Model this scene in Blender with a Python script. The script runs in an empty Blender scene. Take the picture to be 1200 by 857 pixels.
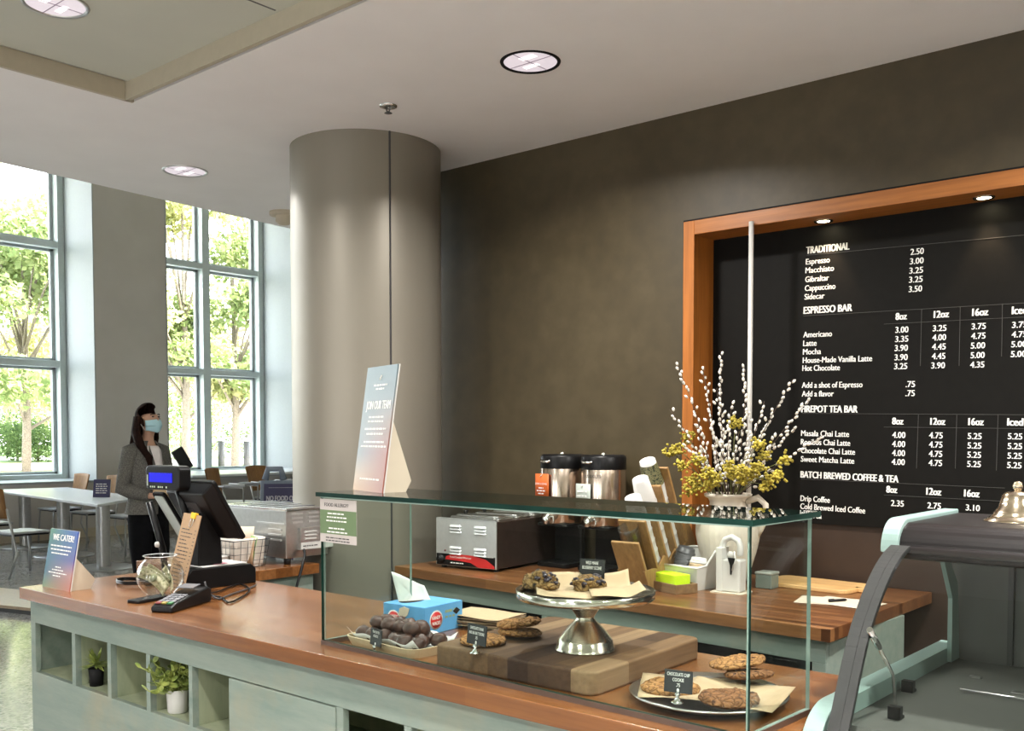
import bpy, bmesh, math, random
from mathutils import Vector, Matrix, noise
random.seed(7)
PI = math.pi
R = math.radians
SC = bpy.context.scene
COL = SC.collection
V = Vector

# ------------------------------------------------------------------ camera
FPX, YAW, PITCH, CY, EYE = 1158.14, R(40.637), R(-2.408), 558.5, 1.5
cam_d = bpy.data.cameras.new('camera')
cam_d.sensor_width = 36
cam_d.lens = 36 * FPX / 1200
cam_d.shift_y = (CY - 428.5) / 1200
cam_d.clip_start = 0.05
cam_d.clip_end = 300
cam = bpy.data.objects.new('camera', cam_d)
cam.location = (0, 0, EYE)
cam.rotation_euler = (PI / 2 + PITCH, 0, YAW)
COL.objects.link(cam)
SC.camera = cam
_s, _c = math.sin(YAW), math.cos(YAW)
FW = V((-_s, _c, 0)); RT = V((_c, _s, 0))
_w = FW * math.cos(PITCH) + V((0, 0, 1)) * math.sin(PITCH)
_u = V((0, 0, 1)) * math.cos(PITCH) - FW * math.sin(PITCH)
EYEV = V((0, 0, EYE))
def _ray(x, y): return _w + RT * ((x - 600) / FPX) - _u * ((y - CY) / FPX)
def pz(x, y, z):
    d = _ray(x, y); return EYEV + d * ((z - EYE) / d.z)
def pY(x, y, Y):
    d = _ray(x, y); return EYEV + d * (Y / d.y)
def pX(x, y, X):
    d = _ray(x, y); return EYEV + d * (X / d.x)
def pD(x, y, t): return EYEV + _ray(x, y) * t

# ------------------------------------------------------------------ mesh helpers
def T(x=0, y=0, z=0): return Matrix.Translation((x, y, z))
def RX(a): return Matrix.Rotation(R(a), 4, 'X')
def RY(a): return Matrix.Rotation(R(a), 4, 'Y')
def RZ(a): return Matrix.Rotation(R(a), 4, 'Z')
def frame(o, u, v):
    u = V(u).normalized(); v = V(v); v = (v - u * v.dot(u)).normalized(); n = u.cross(v)
    m = Matrix.Identity(4)
    for i in range(3):
        m[i][0], m[i][1], m[i][2], m[i][3] = u[i], v[i], n[i], o[i]
    return m
I4 = Matrix.Identity(4)
def B(): return bmesh.new()
def box(bm, c, s, M=I4, mi=0):
    r = bmesh.ops.create_cube(bm, size=1, matrix=M @ T(*c) @ Matrix.Diagonal((s[0], s[1], s[2], 1)))
    fs = {f for v in r['verts'] for f in v.link_faces}
    for f in fs: f.material_index = mi
    return r['verts']
def boxr(bm, x0, x1, y0, y1, z0, z1, M=I4, mi=0):
    return box(bm, ((x0 + x1) / 2, (y0 + y1) / 2, (z0 + z1) / 2), (abs(x1 - x0), abs(y1 - y0), abs(z1 - z0)), M, mi)
def prism(bm, poly, d, M=I4, mi=0):
    n = len(poly)
    a = [bm.verts.new(M @ V((p[0], p[1], 0))) for p in poly]
    b = [bm.verts.new(M @ V((p[0], p[1], d))) for p in poly]
    fs = [bm.faces.new(a[::-1]), bm.faces.new(b)]
    for i in range(n):
        j = (i + 1) % n
        fs.append(bm.faces.new((a[i], a[j], b[j], b[i])))
    for f in fs: f.material_index = mi
def tube(bm, pts, r, seg=8, M=I4, mi=0, cap=True, sx=1.0):
    pts = [V(p) for p in pts]
    n = len(pts)
    rad = r if isinstance(r, (list, tuple)) else [r] * n
    up = V((0, 0, 1)); rings = []; prev = None
    for i, p in enumerate(pts):
        t = (pts[min(i + 1, n - 1)] - pts[max(i - 1, 0)]).normalized()
        if prev is None:
            a = t.cross(up if abs(t.z) < .95 else V((1, 0, 0))).normalized()
        else:
            a = (prev - t * prev.dot(t)).normalized()
        prev = a; b = t.cross(a)
        rings.append([bm.verts.new(M @ (p + (a * math.cos(k * 2 * PI / seg) * sx + b * math.sin(k * 2 * PI / seg)) * rad[i])) for k in range(seg)])
    for i in range(n - 1):
        for k in range(seg):
            f = bm.faces.new((rings[i][k], rings[i][(k + 1) % seg], rings[i + 1][(k + 1) % seg], rings[i + 1][k]))
            f.material_index = mi; f.smooth = True
    if cap:
        f = bm.faces.new(rings[0][::-1]); f.material_index = mi
        f = bm.faces.new(rings[-1]); f.material_index = mi
def lathe(bm, prof, seg=32, M=I4, mi=0, sy=1.0, wob=None):
    rings = []
    for r, z in prof:
        if r < 1e-5: rings.append([bm.verts.new(M @ V((0, 0, z)))])
        else:
            rings.append([bm.verts.new(M @ V((r * (wob(k * 2 * PI / seg, z) if wob else 1) * math.cos(k * 2 * PI / seg), sy * r * (wob(k * 2 * PI / seg, z) if wob else 1) * math.sin(k * 2 * PI / seg), z))) for k in range(seg)])
    for a, b in zip(rings, rings[1:]):
        for k in range(seg):
            j = (k + 1) % seg
            if len(a) == 1 and len(b) == 1: continue
            if len(a) == 1: f = bm.faces.new((a[0], b[j], b[k]))
            elif len(b) == 1: f = bm.faces.new((a[k], a[j], b[0]))
            else: f = bm.faces.new((a[k], a[j], b[j], b[k]))
            f.material_index = mi; f.smooth = True
def grid(bm, fn, nu, nv, M=I4, mi=0, smooth=True):
    vs = [[bm.verts.new(M @ V(fn(i / nu, j / nv))) for j in range(nv + 1)] for i in range(nu + 1)]
    for i in range(nu):
        for j in range(nv):
            f = bm.faces.new((vs[i][j], vs[i + 1][j], vs[i + 1][j + 1], vs[i][j + 1]))
            f.material_index = mi; f.smooth = smooth
def blob(bm, c, rad, amp=.1, fr=3.0, sub=3, M=I4, mi=0, seed=0, flat=None):
    r = bmesh.ops.create_icosphere(bm, subdivisions=sub, radius=1)
    off = V((seed * 7.3, seed * 3.1, seed * 5.7))
    for v in r['verts']:
        d = v.co.normalized()
        k = 1 + amp * noise.noise(d * fr + off) + amp * .5 * noise.noise(d * fr * 2.3 + off)
        p = V((d.x * rad[0], d.y * rad[1], d.z * rad[2])) * k
        if flat is not None and p.z < flat: p.z = flat
        v.co = M @ (V(c) + p)
    for f in {f for v in r['verts'] for f in v.link_faces}:
        f.material_index = mi; f.smooth = True
def rrect(w, h, r, n=5):
    out = []
    for cx, cy, a in ((w / 2 - r, h / 2 - r, 0), (-w / 2 + r, h / 2 - r, 90), (-w / 2 + r, -h / 2 + r, 180), (w / 2 - r, -h / 2 + r, 270)):
        for k in range(n + 1):
            t = R(a + 90 * k / n); out.append((cx + r * math.cos(t), cy + r * math.sin(t)))
    return out
def obj(name, bm, mats, parent=None, loc=None, rot=None, smooth=False, bevel=0, solid=0, sub=0, seg=2):
    me = bpy.data.meshes.new(name)
    bmesh.ops.recalc_face_normals(bm, faces=bm.faces) if not solid else None
    bm.to_mesh(me); bm.free()
    for m in (mats if isinstance(mats, (list, tuple)) else [mats]): me.materials.append(m)
    if smooth:
        for p in me.polygons: p.use_smooth = True
    o = bpy.data.objects.new(name, me); COL.objects.link(o)
    if parent: o.parent = parent
    if loc: o.location = loc
    if rot: o.rotation_euler = rot
    if solid:
        m = o.modifiers.new('solid', 'SOLIDIFY'); m.thickness = solid; m.offset = 0
    if bevel:
        m = o.modifiers.new('bevel', 'BEVEL'); m.width = bevel; m.segments = seg; m.limit_method = 'ANGLE'; m.angle_limit = R(40)
    if sub:
        m = o.modifiers.new('sub', 'SUBSURF'); m.levels = sub; m.render_levels = sub
    return o
def tag(o, label, cat, group=None):
    o['label'] = label; o['category'] = cat
    if group: o['group'] = group
    return o
def thing(name, label, cat, loc=(0, 0, 0), rz=0, group=None):
    o = bpy.data.objects.new(name, None); COL.objects.link(o)
    o.empty_display_size = .1
    o.location = loc; o.rotation_euler = (0, 0, R(rz))
    return tag(o, label, cat, group)
def struct(o):
    o['kind'] = 'structure'; return o
def dup(root, loc, rz=0, label=None, group=None, scale=None):
    r = root.copy(); COL.objects.link(r); r.location = loc; r.rotation_euler = (0, 0, R(rz))
    if label: r['label'] = label
    if group: r['group'] = group
    if scale: r.scale = scale
    for ch in list(root.children):
        c = ch.copy(); COL.objects.link(c); c.parent = r
        for g in list(ch.children):
            d = g.copy(); COL.objects.link(d); d.parent = c
    return r
_txt = {}
def _tm(s):
    if s not in _txt:
        cu = bpy.data.curves.new('t', 'FONT'); cu.body = s; cu.size = 1; cu.resolution_u = 3
        o = bpy.data.objects.new('t', cu)
        me = bpy.data.meshes.new_from_object(o)
        vs = [v.co.copy() for v in me.vertices]; ps = [tuple(p.vertices) for p in me.polygons]
        bpy.data.objects.remove(o); bpy.data.curves.remove(cu); bpy.data.meshes.remove(me)
        _txt[s] = (vs, ps, min(v.x for v in vs), max(v.x for v in vs))
    return _txt[s]
_hv = _tm('H')[0]
CAP = max(v.y for v in _hv) - min(v.y for v in _hv)
def text(bm, s, M, h, w=None, align='l', mi=0, bold=0):
    """lettering in the local xy plane of M, cap height h, optional width w"""
    vs, ps, x0, x1 = _tm(s)
    k = h / CAP; kx = (w / (x1 - x0)) if w else k * .8
    off = {'l': 0, 'c': -(x1 - x0) / 2, 'r': -(x1 - x0)}[align]
    for dx in ((0,) if not bold else (-bold, bold)):
        bv = [bm.verts.new(M @ V(((v.x - x0 + off) * kx + dx, v.y * k, 0 if dx <= 0 else .00005))) for v in vs]
        for p in ps:
            try:
                f = bm.faces.new([bv[i] for i in p]); f.material_index = mi
            except ValueError: pass
def scribble(bm, M, x0, x1, y, h, mi=0, rnd=random):
    """an unreadable small line of print: word-long dashes"""
    x = x0
    while x < x1 - h * .5:
        w = min(h * rnd.uniform(1.2, 4), x1 - x)
        a = [bm.verts.new(M @ V(p)) for p in ((x, y, 0), (x + w, y, 0), (x + w, y + h * .75, 0), (x, y + h * .75, 0))]
        f = bm.faces.new(a); f.material_index = mi
        x += w + h * .6

# ------------------------------------------------------------------ materials
def srgb(*c):
    return tuple(((x / 255) / 12.92 if x / 255 <= .04045 else ((x / 255 + .055) / 1.055) ** 2.4) for x in c) + (1,)
class Mt:
    def __init__(s, name):
        s.m = bpy.data.materials.new(name); s.m.use_nodes = True
        s.t = s.m.node_tree; s.p = s.t.nodes['Principled BSDF']; s.out = s.t.nodes['Material Output']
    def n(s, kind, **kw):
        nd = s.t.nodes.new('ShaderNode' + kind)
        for k, v in kw.items():
            if k.startswith('i_'):
                key = k[2:]; key = int(key) if key.isdigit() else key.replace('_', ' ')
                if isinstance(v, bpy.types.NodeSocket): s.t.links.new(v, nd.inputs[key])
                else: nd.inputs[key].default_value = v
            else: setattr(nd, k, v)
        return nd
    def l(s, a, b): s.t.links.new(a, b)
    def ramp(s, fac, stops, interp='LINEAR'):
        r = s.n('ValToRGB'); r.color_ramp.interpolation = interp
        e = r.color_ramp.elements
        e[0].position, e[0].color = stops[0]; e[1].position, e[1].color = stops[-1]
        for pos, c in stops[1:-1]:
            x = e.new(pos); x.color = c
        s.l(fac, r.inputs['Fac']); return r.outputs['Color']
    def coord(s, kind='Object', scale=(1, 1, 1)):
        tc = s.n('TexCoord'); mp = s.n('Mapping'); mp.inputs['Scale'].default_value = scale
        s.l(tc.outputs[kind], mp.inputs['Vector']); return mp.outputs['Vector']
    def bump(s, h, strength=.2, dist=.01):
        b = s.n('Bump', i_Strength=strength, i_Distance=dist); s.l(h, b.inputs['Height']); s.l(b.outputs['Normal'], s.p.inputs['Normal'])
def plain(name, col, rough=.5, metal=0, var=0.06, sc=30, spec=None, bump=0, emit=None, es=0, coat=0):
    """plain colour with a faint procedural mottling"""
    q = Mt(name)
    nz = q.n('TexNoise', i_Scale=sc, i_Detail=3); q.l(q.coord(), nz.inputs['Vector'])
    c = col
    lo = tuple(max(0, x * (1 - var)) for x in c[:3]) + (1,); hi = tuple(min(1, x * (1 + var)) for x in c[:3]) + (1,)
    q.l(q.ramp(nz.outputs['Fac'], [(.3, lo), (.7, hi)]), q.p.inputs['Base Color'])
    q.p.inputs['Roughness'].default_value = rough; q.p.inputs['Metallic'].default_value = metal
    if spec is not None: q.p.inputs['Specular IOR Level'].default_value = spec
    if coat: q.p.inputs['Coat Weight'].default_value = coat
    if bump: q.bump(nz.outputs['Fac'], bump, .005)
    if emit: q.p.inputs['Emission Color'].default_value = emit; q.p.inputs['Emission Strength'].default_value = es
    return q.m
def wood(name, cols, strip=.05, length=.6, ax='x', rough=.35, grain=1.0, coat=0):
    """butcher block: staves running along ax, each with its own tone and a stretched grain"""
    q = Mt(name)
    sp = q.n('SeparateXYZ'); q.l(q.n('TexCoord').outputs['Object'], sp.inputs[0])
    a, b = (sp.outputs[0], sp.outputs[1]) if ax == 'x' else (sp.outputs[1], sp.outputs[0]) if ax == 'y' else (sp.outputs[2], sp.outputs[0])
    i = q.n('Math', operation='FLOOR'); d = q.n('Math', operation='DIVIDE', i_1=strip); q.l(b, d.inputs[0]); q.l(d.outputs[0], i.inputs[0])
    w1 = q.n('TexWhiteNoise', noise_dimensions='1D'); q.l(i.outputs[0], w1.inputs['W'])
    d2 = q.n('Math', operation='DIVIDE', i_1=length); q.l(a, d2.inputs[0])
    ad = q.n('Math', operation='ADD'); q.l(d2.outputs[0], ad.inputs[0]); q.l(w1.outputs['Value'], ad.inputs[1])
    j = q.n('Math', operation='FLOOR'); q.l(ad.outputs[0], j.inputs[0])
    cb = q.n('CombineXYZ'); q.l(i.outputs[0], cb.inputs[0]); q.l(j.outputs[0], cb.inputs[1])
    w2 = q.n('TexWhiteNoise', noise_dimensions='3D'); q.l(cb.outputs[0], w2.inputs['Vector'])
    g = q.n('TexNoise', i_Scale=1, i_Detail=5, i_Roughness=.6)
    scl = {'x': (3, 60, 60), 'y': (60, 3, 60), 'z': (60, 60, 3)}[ax]
    q.l(q.coord('Object', tuple(v * grain for v in scl)), g.inputs['Vector'])
    base = q.ramp(w2.outputs['Value'], [(k / (len(cols) - 1), c) for k, c in enumerate(cols)])
    gr = q.ramp(g.outputs['Fac'], [(.3, (.62, .58, .55, 1)), (.68, (1.12, 1.1, 1.08, 1))])
    mx = q.n('MixRGB', blend_type='MULTIPLY', i_Fac=.8); q.l(base, mx.inputs['Color1']); q.l(gr, mx.inputs['Color2'])
    q.l(mx.outputs[0], q.p.inputs['Base Color']); q.p.inputs['Roughness'].default_value = rough
    if coat: q.p.inputs['Coat Weight'].default_value = coat; q.p.inputs['Coat Roughness'].default_value = .25
    q.bump(g.outputs['Fac'], .08, .004)
    return q.m
def glass(name, tint=(.95, .98, .96, 1), ior=1.45, rough=0, power=5.0):
    q = Mt(name); q.t.nodes.remove(q.p)
    tr = q.n('BsdfTransparent', i_Color=tint); gl = q.n('BsdfGlossy', i_Roughness=rough)
    f0 = ((ior - 1) / (ior + 1)) ** 2
    lw = q.n('LayerWeight', i_Blend=.5); pw = q.n('Math', operation='POWER', i_1=power); q.l(lw.outputs['Facing'], pw.inputs[0])
    fr = q.n('Math', operation='MULTIPLY_ADD', i_1=1 - f0, i_2=f0); q.l(pw.outputs[0], fr.inputs[0]); mx = q.n('MixShader')
    q.l(fr.outputs[0], mx.inputs[0]); q.l(tr.outputs[0], mx.inputs[1]); q.l(gl.outputs[0], mx.inputs[2]); q.l(mx.outputs[0], q.out.inputs[0])
    return q.m
def gradient_print(name, stops_a, stops_b, size, rough=.4):
    """printed colour gradient over a card of the given size (object xz)"""
    q = Mt(name)
    sp = q.n('SeparateXYZ'); q.l(q.n('TexCoord').outputs['Object'], sp.inputs[0])
    mx_ = q.n('Math', operation='DIVIDE', i_1=size[0]); q.l(sp.outputs[0], mx_.inputs[0])
    mz = q.n('Math', operation='DIVIDE', i_1=size[1]); q.l(sp.outputs[2], mz.inputs[0])
    a = q.ramp(mz.outputs[0], stops_a); b = q.ramp(mz.outputs[0], stops_b)
    m = q.n('MixRGB'); q.l(mx_.outputs[0], m.inputs['Fac']); q.l(a, m.inputs['Color1']); q.l(b, m.inputs['Color2'])
    q.l(m.outputs[0], q.p.inputs['Base Color']); q.p.inputs['Roughness'].default_value = rough
    return q.m

# setting
q = Mt('taupe_plaster')
n1 = q.n('TexNoise', i_Scale=1.6, i_Detail=6, i_Roughness=.6); q.l(q.coord(), n1.inputs['Vector'])
n2 = q.n('TexNoise', i_Scale=14, i_Detail=4); q.l(q.coord(), n2.inputs['Vector'])
mx = q.n('MixRGB', i_Fac=.35); q.l(n1.outputs['Fac'], mx.inputs['Color1']); q.l(n2.outputs['Fac'], mx.inputs['Color2'])
q.l(q.ramp(mx.outputs[0], [(.38, (.048, .0355, .016, 1)), (.5, (.060, .0445, .020, 1)), (.62, (.074, .056, .027, 1))]), q.p.inputs['Base Color'])
q.p.inputs['Roughness'].default_value = .5; q.bump(n2.outputs['Fac'], .05, .01)
M_TAUPE = q.m
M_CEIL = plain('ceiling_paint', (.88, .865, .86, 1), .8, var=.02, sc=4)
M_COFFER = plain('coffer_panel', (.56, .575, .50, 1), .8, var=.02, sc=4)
M_CREAM = plain('cream_trim', (.48, .43, .33, 1), .7, var=.03)
M_WALL = plain('pale_wall_paint', (.78, .73, .64, 1), .75, var=.03, sc=3)
M_PIER = plain('pier_paint', (.57, .535, .505, 1), .75, var=.03, sc=3)
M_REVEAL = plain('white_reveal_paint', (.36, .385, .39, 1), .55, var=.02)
q = Mt('terrazzo')
v1 = q.n('TexVoronoi', i_Scale=70); q.l(q.coord(), v1.inputs['Vector'])
n1 = q.n('TexNoise', i_Scale=5, i_Detail=8, i_Roughness=.75); q.l(q.coord(), n1.inputs['Vector'])
sp = q.ramp(v1.outputs['Color'], [(.0, (.14, .14, .14, 1)), (.5, (.36, .355, .35, 1)), (1, (.56, .54, .52, 1))])
mx = q.n('MixRGB', blend_type='MULTIPLY', i_Fac=.5); q.l(sp, mx.inputs['Color1']); q.l(q.ramp(n1.outputs['Fac'], [(.3, (.5, .5, .5, 1)), (.7, (1.1, 1.1, 1.1, 1))]), mx.inputs['Color2'])
q.l(mx.outputs[0], q.p.inputs['Base Color']); q.p.inputs['Roughness'].default_value = .14; q.p.inputs['Specular IOR Level'].default_value = .6
M_FLOOR = q.m
q = Mt('column_cladding')
n1 = q.n('TexNoise', i_Scale=3, i_Detail=4); q.l(q.coord('Object', (1, 1, .15)), n1.inputs['Vector'])
q.l(q.ramp(n1.outputs['Fac'], [(.3, (.24, .22, .18, 1)), (.7, (.275, .25, .205, 1))]), q.p.inputs['Base Color'])
q.p.inputs['Roughness'].default_value = .42; q.p.inputs['Metallic'].default_value = .35
M_COLUMN = q.m
q = Mt('distressed_mint_paint')
n1 = q.n('TexNoise', i_Scale=1, i_Detail=6, i_Roughness=.7); q.l(q.coord('Object', (3, 20, 22)), n1.inputs['Vector'])
n2 = q.n('TexNoise', i_Scale=2.4, i_Detail=4, i_Roughness=.7); q.l(q.coord(), n2.inputs['Vector'])
c1 = q.ramp(n1.outputs['Fac'], [(.25, (.155, .215, .185, 1)), (.5, (.215, .265, .225, 1)), (.8, (.275, .31, .265, 1))])
mx = q.n('MixRGB'); q.l(q.ramp(n2.outputs['Fac'], [(.55, (0, 0, 0, 1)), (.72, (.6, .6, .6, 1))]), mx.inputs['Fac'])
q.l(c1, mx.inputs['Color1']); mx.inputs['Color2'].default_value = (.32, .285, .19, 1)
q.l(mx.outputs[0], q.p.inputs['Base Color']); q.p.inputs['Roughness'].default_value = .5; q.bump(n1.outputs['Fac'], .1, .004)
M_MINT = q.m
q = Mt('lit_olive_mint_paint')  # streaked olive mint for the cubbies, lightened to put light into the colour
n1 = q.n('TexNoise', i_Scale=1, i_Detail=6, i_Roughness=.7); q.l(q.coord('Object', (20, 20, 3)), n1.inputs['Vector'])
q.l(q.ramp(n1.outputs['Fac'], [(.25, (.25, .30, .20, 1)), (.75, (.40, .42, .28, 1))]), q.p.inputs['Base Color']); q.p.inputs['Roughness'].default_value = .55
M_MINT_IN = q.m
M_TOP = wood('counter_butcher_block', [(.15, .054, .013, 1), (.22, .086, .024, 1), (.18, .066, .018, 1), (.25, .105, .034, 1)], .042, .9, 'x', .26, coat=.5)
M_TOPB = wood('back_counter_butcher_block', [(.075, .028, .010, 1), (.21, .09, .033, 1), (.115, .043, .016, 1), (.26, .12, .045, 1)], .03, .6, 'x', .28)
M_ORANGE = wood('orange_timber', [(.38, .135, .028, 1), (.44, .165, .038, 1)], .3, 3, 'x', .4)
M_ORANGEZ = wood('orange_timber_upright', [(.40, .135, .024, 1), (.44, .155, .03, 1)], .3, 3, 'z', .4)
M_BLOCK = wood('worn_cutting_block', [(.035, .016, .009, 1), (.19, .11, .055, 1), (.055, .026, .014, 1), (.29, .19, .105, 1), (.09, .045, .024, 1)], .058, .33, 'y', .65)
M_BLOCK.node_tree.nodes['Principled BSDF'].inputs['Specular IOR Level'].default_value = .2
M_PALEWOOD = wood('pale_board_wood', [(.72, .44, .17, 1), (.78, .52, .24, 1)], .05, 2, 'x', .4)
M_BAMBOO = wood('bamboo', [(.36, .21, .08, 1), (.42, .255, .10, 1)], .02, 2, 'z', .45)
M_TRAYW = wood('tray_wood', [(.20, .12, .055, 1), (.25, .15, .07, 1)], .05, 2, 'x', .5)
M_CHAIRWOOD = wood('chair_ply', [(.30, .15, .05, 1), (.35, .18, .06, 1)], .4, 2, 'z', .7)
M_MENU = plain('black_menu_board', (.0065, .006, .005, 1), .6, var=.1, spec=.12)
M_DKBROWN = plain('dark_brown_panel', (.035, .019, .011, 1), .5, var=.15, sc=8)
M_WHITEINK = plain('white_lettering', (.85, .84, .80, 1), .6, var=.01)
M_DARKINK = plain('dark_lettering', (.05, .045, .045, 1), .6, var=.01)
M_LINE = plain('thin_grey_rule', (.055, .052, .048, 1), .6, var=.01)
M_BLACK = plain('black_plastic', (.006, .006, .0065, 1), .35, var=.1, spec=.25)
M_BLACKM = plain('matt_black', (.008, .008, .0085, 1), .7, var=.1, spec=.2)
M_DKGREY = plain('dark_grey_plastic', (.06, .06, .063, 1), .4, var=.08)
M_STEEL = plain('brushed_steel', (.62, .62, .61, 1), .28, 1, var=.06, sc=60)
M_BRIGHTST = plain('satin_bright_steel', (.78, .79, .80, 1), .45, .85, var=.04, sc=60)
M_CHROME = plain('chrome', (.78, .78, .77, 1), .08, 1, var=.02)
M_SILVER = plain('polished_silver', (.72, .68, .60, 1), .16, 1, var=.03)
M_BSILVER = plain('warm_nickel', (.60, .55, .46, 1), .2, 1, var=.05)
M_AIRPOT = plain('champagne_steel', (.66, .55, .46, 1), .22, 1, var=.03)
M_DKSTEEL = plain('dark_bronze_steel', (.085, .055, .045, 1), .35, .7, var=.1)
M_WHITE = plain('white_plastic', (.60, .59, .56, 1), .4, var=.02)
M_PAPERW = plain('white_paper', (.64, .63, .61, 1), .8, var=.02)
M_CARD = plain('cream_card', (.56, .49, .38, 1), .8, var=.02)
M_KRAFT = plain('kraft_paper', (.38, .25, .145, 1), .8, var=.05, sc=60)
M_PARCH = plain('unbleached_parchment', (.44, .32, .19, 1), .75, var=.04, sc=50)
M_FRAMEG = plain('grey_green_window_frame', (.58, .64, .63, 1), .4, var=.03)
M_GLASS = glass('case_glass', (.93, .965, .945, 1), 1.3)
M_WGLASS = glass('window_glass', (.97, .985, .98, 1), 1.2)
M_CGLASS = glass('curved_glass', (.74, .78, .75, 1), 1.55)
M_BOWLG = glass('bowl_glass', (.93, .95, .945, 1), 1.8, power=2.6)
M_CLEAR = glass('clear_plastic', (.80, .80, .79, 1), 1.9, .12)
q = Mt('green_glass_edge'); q.p.inputs['Base Color'].default_value = (.006, .05, .034, 1); q.p.inputs['Roughness'].default_value = .35; q.p.inputs['Specular IOR Level'].default_value = .2
n1 = q.n('TexNoise', i_Scale=9); q.l(q.coord(), n1.inputs['Vector']); q.l(q.ramp(n1.outputs['Fac'], [(.35, (.002, .015, .011, 1)), (.7, (.005, .032, .023, 1))]), q.p.inputs['Base Color'])
M_GEDGE = q.m
q = Mt('pale_glass_edge'); n1 = q.n('TexNoise', i_Scale=7); q.l(q.coord(), n1.inputs['Vector']); q.l(q.ramp(n1.outputs['Fac'], [(.35, (.20, .29, .25, 1)), (.7, (.36, .45, .40, 1))]), q.p.inputs['Base Color']); q.p.inputs['Roughness'].default_value = .15
M_GEDGE2 = q.m
M_MINTMETAL = plain('mint_enamel', (.29, .41, .38, 1), .3, var=.02)
M_HOUSING = plain('dark_case_housing', (.014, .011, .011, 1), .38, var=.1, spec=.3)
M_CASEFRAME = plain('grey_case_frame', (.032, .033, .032, 1), .4, var=.06)
M_CASEIN = plain('case_inner_grey', (.10, .103, .095, 1), .4, var=.04)
M_BLUEBOX = plain('blue_carton', (.10, .33, .62, 1), .55, var=.03)
M_RED = plain('red_print', (.55, .02, .02, 1), .5, var=.03)
M_ORTAG = plain('orange_tag_card', (.62, .13, .025, 1), .6, var=.03)
M_GYTAG = plain('grey_tag_card', (.42, .47, .42, 1), .6, var=.03)
M_GREENP = plain('green_print', (.125, .185, .085, 1), .6, var=.03)
M_LIME = plain('lime_card', (.60, .86, .02, 1), .5, var=.04)
M_YELLOW = plain('yellow_clip', (.75, .45, .02, 1), .4, var=.03)
M_NAVY = plain('purple_navy_sign', (.055, .05, .13, 1), .5, var=.03)
M_SIGNGREY = plain('grey_sign_frame', (.22, .26, .34, 1), .5, var=.05)
M_SEAT = plain('grey_seat_pad', (.42, .43, .46, 1), .4, var=.03)
M_TABLE = plain('pale_laminate', (.74, .76, .80, 1), .28, var=.01)
M_LEG = plain('grey_metal_leg', (.42, .42, .42, 1), .35, .7, var=.05)
M_COOKIE = None

# ------------------------------------------------------------------ room dimensions
CEIL, WALLY, BOARDY = 2.81, 3.55, 3.70
CZ, BZ = .95, .93            # front and back worktop heights
PIER, WINX = -14.2, -15.2    # pier face and window plane
YEND = 12.5

# floor
bm = B(); boxr(bm, -16, 6, -10, YEND, -.1, 0); struct(obj('floor', bm, M_FLOOR))
# low ceiling with a coffer cut out
cx0 = pz(155.4, 120, CEIL); e0 = pz(0, 190.5, CEIL); e1 = pz(340, 268, CEIL)
ex = lambda y: e0.x + (e1.x - e0.x) * (y - e0.y) / (e1.y - e0.y)
bm = B()
CXL, CYB = cx0.x, cx0.y
def slab(poly): prism(bm, poly, .30, T(0, 0, CEIL))
slab([(ex(-10), -10), (CXL, -10), (CXL, CYB), (CXL, YEND - .1), (ex(YEND - .1), YEND - .1)])
slab([(CXL, CYB), (6, CYB - .02), (6, 5), (CXL, 5)])
struct(obj('ceiling', bm, M_CEIL))
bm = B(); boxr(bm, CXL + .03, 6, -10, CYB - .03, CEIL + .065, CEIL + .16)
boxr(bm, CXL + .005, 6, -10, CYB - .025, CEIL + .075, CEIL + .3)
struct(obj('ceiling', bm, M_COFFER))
bm = B(); boxr(bm, CXL - .004, CXL + .012, -10, CYB - .0, CEIL - .002, CEIL + .07); boxr(bm, CXL, 6, CYB - .036, CYB - .018, CEIL - .002, CEIL + .07)
struct(obj('trim_1', bm, M_CREAM))
pa, pb = pz(300, 0, CEIL + .065), pz(342, 19.5, CEIL + .065)
bm = B(); boxr(bm, pb.x - .003, pb.x + .003, -3, CYB - .05, CEIL + .0635, CEIL + .066); struct(obj('trim_2', bm, M_DKGREY))
# high ceiling over the dining area and roof
bm = B(); boxr(bm, -16.2, 6, -10.2, YEND + .2, 6.0, 6.2); boxr(bm, ex(2) - .2, ex(2) + 0, -10, YEND, CEIL + .28, 6.0); struct(obj('ceiling', bm, M_WALL))

# back wall (taupe) with the menu alcove
fo = pY(802.7, 261, WALLY); FX0 = fo.x; FZ1 = fo.z; FX1 = pY(814.3, 400, WALLY).x; FZ0 = pY(814.3, 275.6, WALLY).z
bm = B()
boxr(bm, -3.75, FX0, WALLY, WALLY + .2, 0, CEIL + .05)
boxr(bm, FX0, 4, WALLY, WALLY + .2, FZ1 + .006, CEIL + .05)
struct(obj('wall_back', bm, M_TAUPE))
bm = B(); boxr(bm, FX0 - .006, FX0, WALLY - .002, WALLY + .1, .0, FZ1 + .006); boxr(bm, FX0 - .006, 3, WALLY - .002, WALLY + .1, FZ1, FZ1 + .008); struct(obj('shadow_gap_strip', bm, M_BLACKM))  # matt black strip painted in for the shadow gap around the frame
bm = B(); boxr(bm, -3.73, -3.5, WALLY + .1, YEND, 0, 6); struct(obj('wall_right', bm, M_WALL))
fr = thing('menu_alcove_frame', 'orange timber frame lining the recess around the black menu board', 'frame', (FX0, WALLY, 0))
bm = B(); boxr(bm, 0, FX1 - FX0, -.012, BOARDY - WALLY, 0, FZ1); obj('side_post', bm, M_ORANGEZ, fr, bevel=.002)
bm = B(); boxr(bm, FX1 - FX0, 3.4, -.012, BOARDY - WALLY + .1, FZ0, FZ1); obj('head_beam', bm, M_ORANGE, fr, bevel=.002)
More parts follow.
